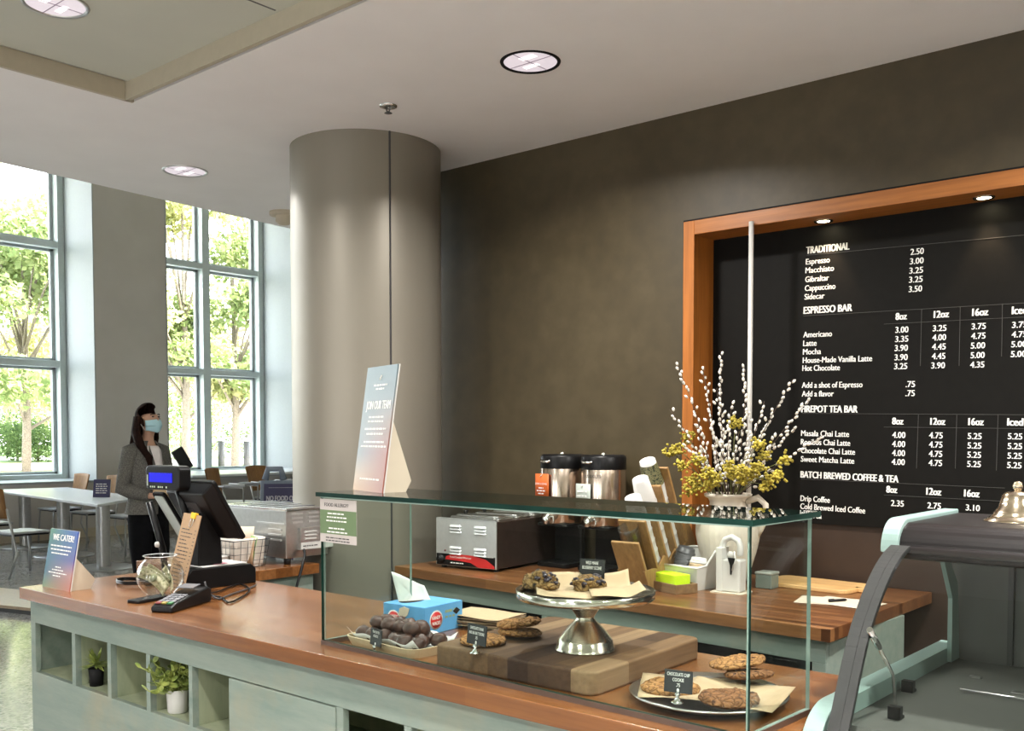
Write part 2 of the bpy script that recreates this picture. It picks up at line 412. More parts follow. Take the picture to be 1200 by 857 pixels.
bm = B(); boxr(bm, FX0, 3.4, BOARDY + .01, BOARDY + .1, 0, FZ1); struct(obj('wall_alcove', bm, M_DKBROWN))

# ------------------------------------------------------------------ menu board
BR = -1.2   # the board hangs a touch clockwise
mb = thing('menu_board', 'large black menu board with white price list in the timber recess', 'menu board', (0, BOARDY, 0))
bl = pY(946, 613.5, BOARDY).z
bm = B(); boxr(bm, FX1, 2.2, -.004, .008, bl, FZ0 + .02); obj('board_panel', bm, M_MENU, mb, bevel=.001)
def on_board(px, py):
    p = pY(px, py, BOARDY - .006); return V((p.x, -.006, p.z))
def bt(bm, s, x0, y0, x1, cap, k, bold=0):
    """board text: left baseline, right edge and cap height, in photograph pixels"""
    a = on_board(x0, y0); b = on_board(x1, y0); c = on_board(x0, y0 - cap)
    M = T(*a) @ RY(-BR if False else 1.2) @ RX(90)
    text(bm, s, M, c.z - a.z, b.x - a.x, bold=bold)
A = lambda X, Y: (930 + .225 * X, 240 + .225 * Y)
D2 = lambda X, Y: (930 + .225 * X, 430 + .225 * Y)
for s, X, Y, X1, c, f in [
    ('TRADITIONAL', 67, 256, 288, 36, A), ('ESPRESSO BAR', 53, 569, 303, 36, A), ('FIREPOT TEA BAR', 41, 237, 332, 35, D2), ('BATCH BREWED COFFEE & TEA', 37, 577, 545, 34, D2),
    ('8oz', 532, 600, 588, 35, A), ('12oz', 731, 590, 807, 36, A), ('16oz', 931, 580, 1012, 38, A), ('Iced', 1138, 571, 1216, 40, A),
    ('8oz', 514, 300, 570, 35, D2), ('12oz', 713, 302, 788, 36, D2), ('16oz', 911, 304, 988, 37, D2), ('Iced', 1114, 306, 1194, 38, D2),
    ('8oz', 484, 655, 538, 35, D2), ('12oz', 692, 666, 767, 36, D2), ('16oz', 889, 676, 966, 37, D2)]:
    bm = B(); x, y = f(X, Y); bt(bm, s, x, y, f(X1, 0)[0], c * .225, 0, bold=.0016); obj('heading_lettering', bm, M_WHITEINK, mb)
bm = B()
rows = [('Espresso', 64, 312, 187, A), ('Macchiato', 62, 357, 209, A), ('Gibraltar', 61, 404, 183, A), ('Cappuccino', 59, 450, 217, A), ('Sidecar', 57, 495, 160, A),
    ('2.50', 609, 262, 677, A), ('3.00', 606, 311, 676, A), ('3.25', 603, 360, 673, A), ('3.25', 601, 407, 671, A), ('3.50', 600, 456, 668, A),
    ('Americano', 51, 692, 199, A), ('Latte', 50, 737, 119, A), ('Mocha', 49, 781, 142, A), ('House-Made Vanilla Latte', 48, 825, 408, A), ('Hot Chocolate', 46, 22, 240, D2),
    ('3.00', 530, 668, 597, A), ('3.35', 529, 716, 596, A), ('3.90', 527, 763, 594, A), ('3.90', 526, 811, 593, A), ('3.25', 524, 13, 591, D2),
    ('3.25', 725, 660, 795, A), ('4.00', 723, 708, 793, A), ('4.45', 721, 756, 791, A), ('4.45', 720, 805, 789, A), ('3.90', 717, 9, 787, D2),
    ('3.75', 927, 650, 1000, A), ('4.75', 925, 700, 998, A), ('5.00', 923, 750, 996, A), ('5.00', 922, 800, 994, A), ('4.35', 920, 5, 992, D2),
    ('3.75', 1138, 642, 1216, A), ('4.75', 1136, 692, 1214, A), ('5.00', 1134, 743, 1212, A), ('5.00', 1132, 794, 1210, A),
    ('Add a shot of Espresso', 43, 110, 358, D2), ('Add a flavor', 43, 155, 208, D2), ('.75', 584, 106, 631, D2), ('.75', 583, 153, 630, D2),
    ('Masala Chai Latte', 39, 360, 288, D2), ('Rooibos Chai Latte', 38, 405, 294, D2), ('Chocolate Chai Latte', 38, 449, 319, D2), ('Sweet Matcha Latte', 38, 494, 315, D2),
    ('4.00', 514, 370, 581, D2), ('4.00', 513, 417, 580, D2), ('4.00', 513, 464, 579, D2), ('4.00', 511, 510, 578, D2),
    ('4.75', 706, 372, 775, D2), ('4.75', 705, 420, 774, D2), ('4.75', 704, 468, 773, D2), ('4.75', 703, 515, 772, D2),
    ('5.25', 907, 376, 978, D2), ('5.25', 906, 425, 977, D2), ('5.25', 905, 473, 975, D2), ('5.25', 904, 521, 974, D2),
    ('5.25', 1116, 377, 1190, D2), ('5.25', 1115, 428, 1189, D2), ('5.25', 1114, 478, 1188, D2), ('5.25', 1112, 527, 1186, D2),
    ('Drip Coffee', 36, 699, 188, D2), ('Cold Brewed Iced Coffee', 35, 740, 372, D2), ('Iced Tea', 34, 783, 145, D2),
    ('2.35', 507, 725, 573, D2), ('2.75', 697, 737, 766, D2), ('3.10', 897, 748, 969, D2)]
for s, X, Y, X1, f in rows:
    x, y = f(X, Y); cap = 31 if s[0] in '.0123456789' else 29
    bt(bm, s, x, y, f(X1, 0)[0], cap * .225, 0, bold=.0008)
obj('price_lettering', bm, M_WHITEINK, mb)
bm = B()
def rule(p, q, w=.0016):
    a, b = on_board(*p), on_board(*q); d = (b - a)
    M = frame(a, d, (V((0, 0, 1)) if abs(d.x) > abs(d.z) else V((1, 0, 0))))
    boxr(bm, 0, d.length, -w / 2, w / 2, -.0004, .0004, M)
for p, q in [(A(70, 263), A(1200, 158)), (A(50, 580), A(1200, 512)), (A(470, 622), A(1200, 585)), (D2(45, 243), D2(1200, 250)), (D2(470, 314), D2(1200, 322)), (D2(40, 585), D2(1100, 632)), (D2(470, 668), D2(1080, 700)),
             (A(868, 530), A(862, 840)), (A(1088, 515), A(1083, 790)), (A(667, 545), A(660, 840)), (D2(650, 250), D2(640, 530)), (D2(850, 250), D2(842, 530)), (D2(1065, 250), D2(1056, 540))]:
    rule(p, q)
obj('rule_lines', bm, M_LINE, mb)
p = pY(880.5, 268, WALLY - .03); pb_ = pz(868, 688, BZ)
bm = B(); tube(bm, [(p.x, WALLY - .03, BZ), (p.x, WALLY - .03, FZ0 + .012)], .0095, 12)
tag(obj('conduit_pole', bm, M_WHITE), 'thin white upright pole in front of the left side of the menu board', 'pole')
for i, (px, py, lb) in enumerate(((965, 260, 'left'), (1153, 238.5, 'right'))):
    g = pY(px, py, WALLY + .085)
    t = thing('recessed_spotlight', 'small recessed spotlight above the menu, %s' % ('the one nearer the white pole' if i == 0 else 'the one nearer the right picture edge'), 'light', (g.x, g.y, FZ0), 0, 'menu spotlights')
    bm = B(); lathe(bm, [(.024, .004), (.024, -.003), (.033, -.004), (.036, 0), (.036, .004)], 28); obj('rim', bm, M_BSILVER, t)
    bm = B(); lathe(bm, [(0, -.001), (.024, -.001), (.024, .003)], 28); obj('lens', bm, plain('warm_lens', (1, .85, .55, 1), emit=(1, .86, .55, 1), es=12), t)
    l = bpy.data.lights.new('menu_spot', 'SPOT'); l.energy = 2.2; l.color = (1, .72, .45); l.spot_size = R(62); l.spot_blend = .7; l.shadow_soft_size = .02
    lo = bpy.data.objects.new('menu_spot', l); lo.location = (g.x, g.y, FZ0 - .012); lo.rotation_euler = (R(9), 0, 0); COL.objects.link(lo)

# ------------------------------------------------------------------ column, ceiling fittings
CCX, CCY, CR = -3.53, 3.075, .345
bm = B(); lathe(bm, [(CR, 0), (CR, CEIL + .02)], 96, T(CCX, CCY, 0)); co = struct(obj('column', bm, M_COLUMN))
sv = pY(481, 400, 2.83); a = math.atan2(sv.y - CCY, sv.x - CCX)
bm = B(); box(bm, (CCX + CR * math.cos(a), CCY + CR * math.sin(a), CEIL / 2), (.007, .007, CEIL)); struct(obj('trim_4', bm, M_DKGREY))
M_LENS = plain('downlight_lens', (.5, .45, .5, 1), emit=(1, .90, .96, 1), es=.20)
M_LOUVRE = plain('lilac_louvre', (.35, .28, .36, 1), .5)
M_LENSHOT = plain('downlight_lamp', (1, .95, .95, 1), emit=(1, .97, .97, 1), es=.42)
def downlight(px, py, z, r, lab, dark):
    g = pz(px, py, z)
    t = thing('ceiling_downlight', lab, 'ceiling light', (g.x, g.y, z), 0, 'round recessed ceiling downlights')
    bm = B(); lathe(bm, [(r * .9, .004), (r * .9, -.003), (r, -.005), (r * 1.02, 0), (r * 1.02, .004)], 48); obj('trim_ring', bm, M_BLACKM if dark else M_STEEL, t)
    bm = B(); lathe(bm, [(r * .9, -.0005), (r * .45, -.001), (0, -.0012)], 48); obj('reflector', bm, M_LENS, t)
    bm = B(); boxr(bm, -r * .5, r * .1, r * .2, r * .4, -.0022, -.0012); boxr(bm, -r * .1, r * .5, -r * .5, -r * .25, -.0022, -.0012)
    obj('lamp_tubes', bm, M_LENSHOT, t)
    bm = B(); boxr(bm, -r * .88, r * .88, -.0012, .0012, -.003, -.0015); boxr(bm, -.0012, .0012, -r * .88, r * .88, -.003, -.0015)
    obj('cross_louvre', bm, M_LOUVRE, t)
    return g
downlight(621.5, 72.5, CEIL, .105, 'large round downlight with thick black ring in the plain ceiling nearest the menu wall', True)
downlight(217, 200.5, CEIL, .108, 'round downlight in the plain ceiling just left of the column', False)
downlight(65, 5, CEIL + .065, .1, 'round downlight in the raised square ceiling panel, cut by top of picture', False)
g = pz(455, 124, CEIL)
t = thing('fire_sprinkler', 'small chrome fire sprinkler head hanging under the ceiling above the column', 'sprinkler', (g.x, g.y, CEIL))
bm = B(); lathe(bm, [(.036, 0), (.034, -.006), (.012, -.008), (.012, -.002)], 28); obj('escutcheon', bm, M_CHROME, t)
bm = B(); tube(bm, [(.008, 0, -.004), (.011, 0, -.015), (.004, 0, -.024)], .0025, 6); tube(bm, [(-.008, 0, -.004), (-.011, 0, -.015), (-.004, 0, -.024)], .0025, 6); lathe(bm, [(0, -.023), (.005, -.023), (.005, -.028), (0, -.028)], 10); obj('yoke', bm, M_DKGREY, t)
bm = B(); lathe(bm, [(0, -.027), (.015, -.028), (.016, -.0295), (0, -.031)], 16); obj('deflector', bm, M_DKGREY, t)
g = pz(333, 249, CEIL)
t = thing('smoke_detector', 'cream smoke detector on the ceiling at the left edge of the column', 'smoke detector', (g.x, g.y, CEIL))
bm = B(); lathe(bm, [(0, 0), (.085, 0), (.085, -.018), (.06, -.022), (0, -.022)], 32); obj('base_plate', bm, M_CARD, t)
bm = B(); lathe(bm, [(.05, -.02), (.05, -.055), (.03, -.07), (0, -.072)], 24); obj('sensor', bm, M_CARD, t)

# ------------------------------------------------------------------ window wall
SILL, TR1, TR2, WTOP = .80, 2.58, 4.38, 5.8
wins = [(-5.3, -2.85), (-1.83, .62), (1.17, 3.62), (4.65, 7.10), (8.26, 10.70)]
bm = B(); ys = [-10] + [v for w in wins for v in w] + [YEND]
for i in range(0, len(ys), 2): boxr(bm, WINX - .1, PIER, ys[i], ys[i + 1], 0, 6)
for a, b in wins: boxr(bm, WINX - .1, PIER, a, b, WTOP, 6)
struct(obj('wall_left', bm, M_PIER))
bm = B()
for a, b in wins: boxr(bm, WINX - .1, PIER - .02, a, b, 0, SILL)
struct(obj('wall_left', bm, M_PIER))
bm = B()
for a, b in wins:
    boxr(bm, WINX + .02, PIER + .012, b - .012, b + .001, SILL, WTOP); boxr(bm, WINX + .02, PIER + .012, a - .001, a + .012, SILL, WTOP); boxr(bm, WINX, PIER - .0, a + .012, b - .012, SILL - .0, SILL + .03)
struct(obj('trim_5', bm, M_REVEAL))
bm = B()
for a, b in ((-10, YEND),): boxr(bm, PIER, PIER + .02, a, b, 0, .13)
struct(obj('baseboard_left', bm, M_CARD))
for k, (a, b) in enumerate(wins):
    t = bpy.data.objects.new('window_%d' % (k + 1), None); COL.objects.link(t); t.location = (WINX, 0, 0); struct(t)
    m = (a + b) / 2 + .05
    bm = B()
    for y0, y1 in ((a + .01, a + .11), (m - .07, m + .07), (b - .11, b - .012)): boxr(bm, -.07, .12, y0, y1, SILL + .03, WTOP)
    for z in (SILL + .05, TR1, TR2, WTOP - .05): boxr(bm, -.06, .11, a + .1, b - .1, z - .05, z + .05)
    obj('frame', bm, M_FRAMEG, t, bevel=.006)
    bm = B()   # slim sashes set back inside each light
    for y0, y1 in ((a + .11, m - .07), (m + .07, b - .11)):
        for z0, z1 in ((SILL + .1, TR1 - .05), (TR1 + .05, TR2 - .05), (TR2 + .05, WTOP - .1)):
            for yy in (y0, y1 - .05): boxr(bm, -.10, -.03, yy, yy + .05, z0, z1)
            for zz in (z0, z1 - .04): boxr(bm, -.10, -.03, y0, y1, zz, zz + .04)
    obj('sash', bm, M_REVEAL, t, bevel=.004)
    for y0, y1 in ((a + .11, m - .07), (m + .07, b - .11)):
        bm = B(); boxr(bm, -.085, -.078, y0 + .01, y1 - .01, SILL + .1, WTOP - .1); obj('pane', bm, M_WGLASS, t)
    # sky portal so daylight through the opening renders cleanly
    l = bpy.data.lights.new('window_daylight', 'AREA'); l.shape = 'RECTANGLE'; l.size = b - a; l.size_y = WTOP - SILL
    try: l.cycles.is_portal = True
    except Exception: pass
    lo = bpy.data.objects.new('window_daylight', l); lo.location = (WINX + .15, (a + b) / 2, (SILL + WTOP) / 2)
    lo.rotation_euler = (PI / 2, 0, -PI / 2); COL.objects.link(lo)
# remaining shell: far wall, and an unseen front wall, its openings shaped to let daylight in
bm = B(); boxr(bm, -16, -3.4, YEND, YEND + .2, 0, 6); struct(obj('wall_far', bm, M_WALL))
bm = B(); boxr(bm, 4, 4.2, -10, 5, 0, 6); struct(obj('wall_right', bm, M_WALL))
bm = B(); fy = -8
boxr(bm, -16, 4.2, fy - .2, fy, 2.6, 6); boxr(bm, -16, -7, fy - .2, fy, 0, 2.6)
for x in (-7, -4, -1, 2): boxr(bm, x, x + 2.1, fy - .2, fy, 0, 2.6)
struct(obj('wall_front', bm, M_WALL))
for x in (-4.9, -1.9, 1.1):  # sky portals for the added front openings
    l = bpy.data.lights.new('front_opening_portal', 'AREA'); l.shape = 'RECTANGLE'; l.size = .9; l.size_y = 2.6
    try: l.cycles.is_portal = True
    except Exception: pass
    lo = bpy.data.objects.new('front_opening_portal', l); lo.location = (x + .45, fy - .1, 1.3); lo.rotation_euler = (PI / 2, 0, 0); COL.objects.link(lo)
# ------------------------------------------------------------------ front counter
FY = 1.588                     # cabinet face
LX, RXX = pY(36, 730, FY).x, -.78
def fx(px, py): return pY(px, py, FY).x
def fz(px, py): return pY(px, py, FY).z
ztop = (fz(40.6, 732.5) + fz(268, 790)) / 2
zbot = (fz(41.7, 791.7) + fz(256, 857)) / 2
edges = [(41.7, 84.6, 760), (88.9, 126.2, 775), (130.5, 171.7, 790), (176.4, 221.5, 800), (225.8, 268, 810)]
cub = [(fx(a, y), fx(b, y)) for a, b, y in edges]
dr = (fx(269, 810), fx(393.5, 830))
w0 = cub[2][1] - cub[2][0]; dv = cub[3][0] - cub[2][1]
c2 = []; x = fx(402, 840)
while x + w0 < RXX - .02: c2.append((x, x + w0)); x += w0 + dv
fc = thing('front_counter_cabinet', 'distressed mint green front counter cabinet with open cubbyholes below the wooden worktop', 'counter', (0, 0, 0))
bm = B(); DP = .32
TH = CZ - .042
boxr(bm, LX, RXX, FY, FY + .02, ztop, TH)                       # top rail
boxr(bm, LX, RXX, FY, FY + .02, .06, zbot)                      # lower rail
boxr(bm, LX, cub[0][0], FY, FY + .02, zbot, ztop)
boxr(bm, dr[1] + .002, c2[0][0], FY, FY + .02, zbot, ztop)
boxr(bm, c2[-1][1], RXX, FY, FY + .02, zbot, ztop)
boxr(bm, LX, LX + .02, FY + .02, 2.16, 0, TH); boxr(bm, RXX - .02, RXX, FY + .02, 2.16, 0, TH)   # ends
boxr(bm, LX + .02, RXX - .02, 2.14, 2.16, 0, TH); boxr(bm, LX + .03, RXX - .03, FY + .05, FY + .07, 0, .06)
obj('carcass', bm, M_MINT, fc, bevel=.0015)
bm = B()
boxr(bm, LX + .02, RXX - .02, FY + .02, FY + DP, zbot - .02, zbot); boxr(bm, LX + .02, RXX - .02, FY + .02, FY + DP, ztop, ztop + .02)
boxr(bm, LX + .02, RXX - .02, FY + DP, FY + DP + .01, zbot, ztop)
obj('cubby_lining', bm, M_MINT_IN, fc)
allc = cub + c2
for (a0, a1), (b0, b1) in list(zip(cub, cub[1:])) + list(zip(c2, c2[1:])):
    bm = B(); boxr(bm, a1, b0, FY - .001, FY + .02, zbot, ztop); boxr(bm, a1 + .001, b0 - .001, FY + .02, FY + DP, zbot, ztop, mi=1); obj('divider', bm, [M_MINT, M_MINT_IN], fc)
bm = B(); boxr(bm, dr[0], dr[1], FY - .003, FY + .016, zbot + .002, ztop - .003); obj('drawer_front', bm, M_MINT, fc, bevel=.002)
bm = B(); prism(bm, [(-3.665, 1.535), (-.775, 1.56), (-.775, 2.19), (-3.70, 2.19)], .042, T(0, 0, CZ - .042))
tag(obj('front_worktop', bm, M_TOP, bevel=.002), 'long butcher block worktop on the mint front counter, under the glass case', 'worktop')
# side worktop carrying the oven, with its own cabinet
bm = B(); boxr(bm, -4.05, -3.37, 2.195, 2.66, CZ - .042, CZ); tag(obj('side_worktop', bm, M_TOP, bevel=.002), 'short butcher block worktop under the steel oven and wire basket', 'worktop')
bm = B(); boxr(bm, -4.0, -3.40, 2.2, 2.65, 0, CZ - .042); tag(obj('side_cabinet', bm, M_MINT, bevel=.002), 'mint green cabinet under the steel oven beside the column', 'cabinet')
# back counter
P0, P1 = pz(973, 738, BZ), pz(462.4, 663.4, BZ)
bm = B(); prism(bm, [(P1.x, P1.y), (P0.x, P0.y), (P0.x, BOARDY - .005), (FX1 + .003, BOARDY - .005), (FX1 + .003, WALLY - .016), (P1.x + .03, WALLY - .016)], .04, T(0, 0, BZ - .04))
tag(obj('back_worktop', bm, M_TOPB, rot=None, bevel=.002), 'dark striped butcher block worktop of the back counter below the menu', 'worktop')
ang = math.degrees(math.atan2(P1.y - P0.y, P1.x - P0.x)) + 180
bc = thing('back_counter_cabinet', 'mint green back counter cabinet with dark open shelf below the striped worktop', 'counter', (P0.x, P0.y, 0), ang)
L = (P1 - P0).length
bm = B(); zt = BZ - .04
def lx(px):   # distance along the slanted front for a pixel column
    d = _ray(px, 745); e = (P1 - P0).normalized(); n_ = V((-e.y, e.x, 0)); k_ = P0.dot(n_) / d.dot(n_); return -((d * k_) - V((P0.x, P0.y, d.z * k_))).dot(e)
xa, xb, xc = lx(590), lx(634), lx(757)
RH = .074
boxr(bm, -L + .05, -.03, .035, .055, zt - RH, zt); boxr(bm, -L + .05, -L + .12, .035, .055, 0, zt - RH); boxr(bm, -.075, -.03, .035, .055, 0, zt - RH)
boxr(bm, -.05, -.03, .055, .6, 0, zt); boxr(bm, -L + .05, -L + .07, .055, .48, 0, zt); boxr(bm, xb - .03, xb, .035, .055, .1, zt - RH); boxr(bm, xc - .0, xc + .03, .035, .055, .1, zt - RH); boxr(bm, -L + .07, -.05, .055, .44, .1, .12)
obj('carcass', bm, M_MINT, bc, bevel=.002)
bm = B(); boxr(bm, xb + .003, xc - .003, .033, .05, .13, zt - RH - .004); obj('door', bm, M_MINT, bc, bevel=.002)
bm = B(); boxr(bm, -L + .08, -.06, .20, .43, .13, zt - .001); obj('shelf_black_block', bm, M_BLACKM, bc)  # solid matt black block stands in for the dark gap under the rail

# ------------------------------------------------------------------ glass display case
gc = thing('glass_display_case', 'open backed glass display case with green edges standing on the front worktop', 'display case', (-1.435, 1.612, CZ), -1.6)
GX0, GX1, GH = -.622, .62, .390
def pane(name, x0, x1, y0, y1, z0, z1, thin, rim=M_GEDGE):
    bm = B(); boxr(bm, x0, x1, y0, y1, z0, z1)
    bm.normal_update()
    for f in bm.faces:
        n = f.normal
        f.material_index = 0 if abs(n[thin]) > .9 else 1
    return obj(name, bm, [M_GLASS, rim], gc)
pane('top_pane', GX0 - .006, GX1 + .012, -.012, .26, GH, GH + .011, 2)
pane('front_pane', GX0, GX1, 0, .008, .012, GH, 1)
pane('side_pane', GX1 - .008, GX1, .008, .245, .012, GH, 0, M_GEDGE2)
pane('side_pane', GX0, GX0 + .008, .008, .31, .012, GH, 0, M_GEDGE2)
bm = B(); boxr(bm, GX0 - .002, GX1 + .002, -.002, .010, 0, .0118); boxr(bm, GX1 - .009, GX1 + .002, .010, .247, 0, .0118); boxr(bm, GX0 - .002, GX0 + .009, .010, .312, 0, .0118)
obj('base_channel', bm, plain('bronze_channel', (.16, .12, .10, 1), .3, .6), gc)
bm = B(); boxr(bm, GX0, GX1, -.001, .009, GH - .004, GH); boxr(bm, GX1 - .009, GX1 + .001, .009, .245, GH - .004, GH); obj('seal', bm, M_GEDGE2, gc)

def card(bm, w, h, t, M=I4, mi=0): boxr(bm, 0, w, -t / 2, t / 2, 0, h, M, mi)
# allergy notice on the front glass
GM = T(-1.435, 1.612, CZ) @ RZ(-1.6)
def on_case(px, py):   # point of the case's front plane under a pixel, in case coordinates
    p0 = GM @ V((0, -.0, 0)); n = (GM.to_3x3() @ V((0, 1, 0)))
    d = _ray(px, py); k = (p0 - EYEV).dot(n) / d.dot(n); return GM.inverted() @ (EYEV + d * k)
a = on_case(375, 609); b = on_case(419, 630); c = on_case(419, 584)
AW, AH = b.x - GX0 - .002, .112
al = thing('allergy_notice', 'small green and white FOOD ALLERGY notice stuck on the left end of the glass case', 'notice', tuple(GM @ V((GX0 + .001, -.002, GH - .006 - AH))), -1.6)
bm = B(); card(bm, AW, AH, .0015); obj('notice_card', bm, M_CARD if False else plain('pinkish_white_paper', (.50, .445, .42, 1), .7, var=.02), al)
bm = B(); boxr(bm, .0, AW, -.0013, 0, AH * .2, AH * .75); obj('green_band', bm, M_GREENP, al)
bm = B(); MM = T(0, -.0011, 0) @ RX(90); text(bm, 'FOOD ALLERGY?', MM @ T(AW * .13, AH * .835, 0), .0088, AW * .66, bold=.0006)
rr = random.Random(2)
for k in range(2): scribble(bm, MM, AW * .16, AW * .82, AH * (.10 - .065 * k), .004, rnd=rr)
obj('dark_lettering', bm, M_DARKINK, al)
bm = B(); MM = T(0, -.0017, 0) @ RX(90)
for k, (x0, x1) in enumerate(((.22, .7), (.2, .74), (.18, .76), None, (.25, .7), (.2, .76)) if False else ((.22, .7), (.2, .74), (.18, .76), (0, 0), (.25, .7), (.2, .76))):
    if x1: scribble(bm, MM, AW * x0, AW * x1, AH * (.66 - .085 * k), .0045, rnd=rr)
obj('white_lettering', bm, M_WHITEINK, al)

# ------------------------------------------------------------------ easel signs
def easel(name, label, cat, base, rz, w, h, lean, mat, strut_h, strut_d, letter):
    """card with a wedge strut; the card's lower left corner is the origin"""
    t = thing(name, label, cat, base, rz)
    ML = RX(-lean)
    bm = B(); boxr(bm, 0, w, 0, .004, 0, h); obj('printed_card', bm, [mat], t, rot=(R(-lean), 0, 0))
    bm = B(); boxr(bm, -.001, w + .001, .004, .0075, -.0, h + .001); obj('card_backing', bm, M_PAPERW, t, rot=(R(-lean), 0, 0))
    dy = math.tan(R(lean)) * strut_h
    bm = B()
    for xx in (w - .012, .006):
        prism(bm, [(.009, .0), (strut_d * .82, .0), (strut_d, strut_d * .33), (dy + .011, strut_h)], .004, T(xx, 0, 0) @ Matrix(((0, 0, 1, 0), (1, 0, 0, 0), (0, 1, 0, 0), (0, 0, 0, 1))))
    boxr(bm, .01, w - .012, strut_d * .80, strut_d * .82, .0, .02)
    obj('strut', bm, M_CARD, t)
    bm = B(); letter(bm, T(0, -.0006, 0) @ RX(90)); obj('lettering', bm, M_WHITEINK, t, rot=(R(-lean), 0, 0))
    return t
p0 = pz(49.3, 687, CZ); p1 = pz(81, 693.7, CZ); w = .155
rz = math.degrees(math.atan2(p1.y - p0.y, p1.x - p0.x))
W = (p1 - p0).length; rr = random.Random(5)
def let(bm, M):
    text(bm, 'WE CATER!', M @ T(W * .14, .172, 0), .022, W * .76, bold=.0012)
    for k, (x0, x1) in enumerate(((.1, .86), (.12, .85), (.16, .8))): scribble(bm, M, W * x0, W * x1, .150 - .0135 * k, .0062, rnd=rr)
    for k, (x0, x1) in enumerate(((.38, .58), (.28, .68), (.16, .82), (.33, .62))): scribble(bm, M, W * x0, W * x1, .075 - .0105 * k, .0052, rnd=rr)
TEAL, BLU, SAL, PUR, GRN = srgb(0, 84, 104), srgb(10, 62, 148), srgb(165, 92, 72), srgb(78, 74, 138), srgb(30, 104, 74)
easel('catering_sign', 'blue and orange WE CATER! easel sign at the left end of the front worktop', 'sign', (p0.x, p0.y, CZ), rz, W, .212, 10,
      gradient_print('catering_gradient', [(0, srgb(101, 128, 85)), (.25, TEAL), (.6, TEAL), (.95, GRN)], [(0, SAL), (.25, srgb(167, 117, 109)), (.5, PUR), (.75, srgb(42, 78, 140)), (.95, BLU)], (W, .212)), .115, .10, let)
# recruiting sign on top of the glass
TZ = CZ + GH + .011
q0 = pz(413.5, 574, TZ); q1 = pz(447.5, 578, TZ); W2 = (q1 - q0).length
rz2 = math.degrees(math.atan2(q1.y - q0.y, q1.x - q0.x)); rr = random.Random(9)
H2 = .335
def let2(bm, M):
    lathe(bm, [(0, 0), (.0045, .0)], 12, M @ T(W2 * .5, H2 * .9, .0001)); tube(bm, [(W2 * .48, H2 * .89, 0), (W2 * .53, H2 * .925, 0)], .0022, 5, M)
    text(bm, 'JOIN OUR TEAM', M @ T(W2 * .13, H2 * .655, 0), .022, W2 * .8, bold=.0011)
    for k, (x0, x1, y) in enumerate(((.3, .75, .84), (.38, .66, .81), (.26, .78, .585), (.24, .76, .55), (.17, .88, .49), (.24, .8, .45), (.18, .86, .385), (.1, .95, .35), (.2, .86, .09))):
        scribble(bm, M, W2 * x0, W2 * x1, H2 * y, .0016 if y in (.73, .635) else .0062, rnd=rr)
easel('recruiting_sign', 'tall JOIN OUR TEAM easel sign standing on the left end of the glass case', 'sign', (q0.x, q0.y, TZ), rz2, W2, H2, 8,
      gradient_print('recruit_gradient', [(0, srgb(175, 140, 101)), (.12, srgb(167, 148, 124)), (.3, srgb(117, 128, 132)), (1, srgb(101, 120, 124))], [(0, srgb(140, 81, 66)), (.3, srgb(136, 81, 70)), (.55, srgb(128, 109, 101)), (.75, srgb(109, 120, 124)), (1, srgb(97, 117, 124))], (W2, H2)), .185, .088, let2)

# ------------------------------------------------------------------ goods in the case
def cookie_mat(name, c0, c1, c2):
    q = Mt(name); n1 = q.n('TexNoise', i_Scale=45, i_Detail=5, i_Roughness=.7); q.l(q.coord(), n1.inputs['Vector'])
    v = q.n('TexVoronoi', i_Scale=28); q.l(q.coord(), v.inputs['Vector'])
    a = q.ramp(n1.outputs['Fac'], [(.3, c1), (.6, c0), (.8, tuple(min(1, x * 1.25) for x in c0[:3]) + (1,))])
    f = q.ramp(v.outputs['Distance'], [(.10, (1, 1, 1, 1)), (.2, (0, 0, 0, 1))])
    mx = q.n('MixRGB'); q.l(f, mx.inputs['Fac']); q.l(a, mx.inputs['Color1']); mx.inputs['Color2'].default_value = c2
    v2 = q.n('TexVoronoi', feature='DISTANCE_TO_EDGE', i_Scale=62); wv = q.n('TexNoise', i_Scale=30); ad = q.n('MixRGB', i_Fac=.02); cc_ = q.coord(); q.l(cc_, wv.inputs['Vector']); q.l(cc_, ad.inputs['Color1']); q.l(wv.outputs['Color'], ad.inputs['Color2']); q.l(ad.outputs[0], v2.inputs['Vector'])
    ck_ = q.n('MixRGB', blend_type='MULTIPLY', i_Fac=.8); q.l(mx.outputs[0], ck_.inputs['Color1']); q.l(q.ramp(v2.outputs['Distance'], [(.02, (.5, .45, .42, 1)), (.12, (1.1, 1.1, 1.1, 1))]), ck_.inputs['Color2'])
    q.l(ck_.outputs[0], q.p.inputs['Base Color']); q.p.inputs['Roughness'].default_value = .8; q.p.inputs['Specular IOR Level'].default_value = .2
    hm = q.n('Math', operation='MULTIPLY'); q.l(n1.outputs['Fac'], hm.inputs[0]); q.l(q.ramp(v2.outputs['Distance'], [(.0, (.2, .2, .2, 1)), (.2, (1, 1, 1, 1))]), hm.inputs[1]); q.bump(hm.outputs[0], .9, .01); return q.m
M_CK = cookie_mat('golden_cookie', (.40, .205, .075, 1), (.27, .125, .042, 1), (.12, .05, .022, 1))
M_CKD = cookie_mat('brown_cookie', (.25, .115, .047, 1), (.14, .062, .027, 1), (.06, .026, .014, 1))
M_SCONE = cookie_mat('berry_scone', (.29, .18, .07, 1), (.12, .065, .025, 1), (.012, .009, .008, 1))
M_TRUF = plain('chocolate_truffle', (.055, .022, .013, 1), .5, var=.45, sc=70, bump=.3)
CB0 = pz(495, 781, CZ); CB1 = pz(690, 820, CZ); CB2 = pz(812, 772, CZ)
cbw = (CB1 - CB0).length; cba = math.degrees(math.atan2(CB1.y - CB0.y, CB1.x - CB0.x)) - .5; cbd = .475; CBH = .052
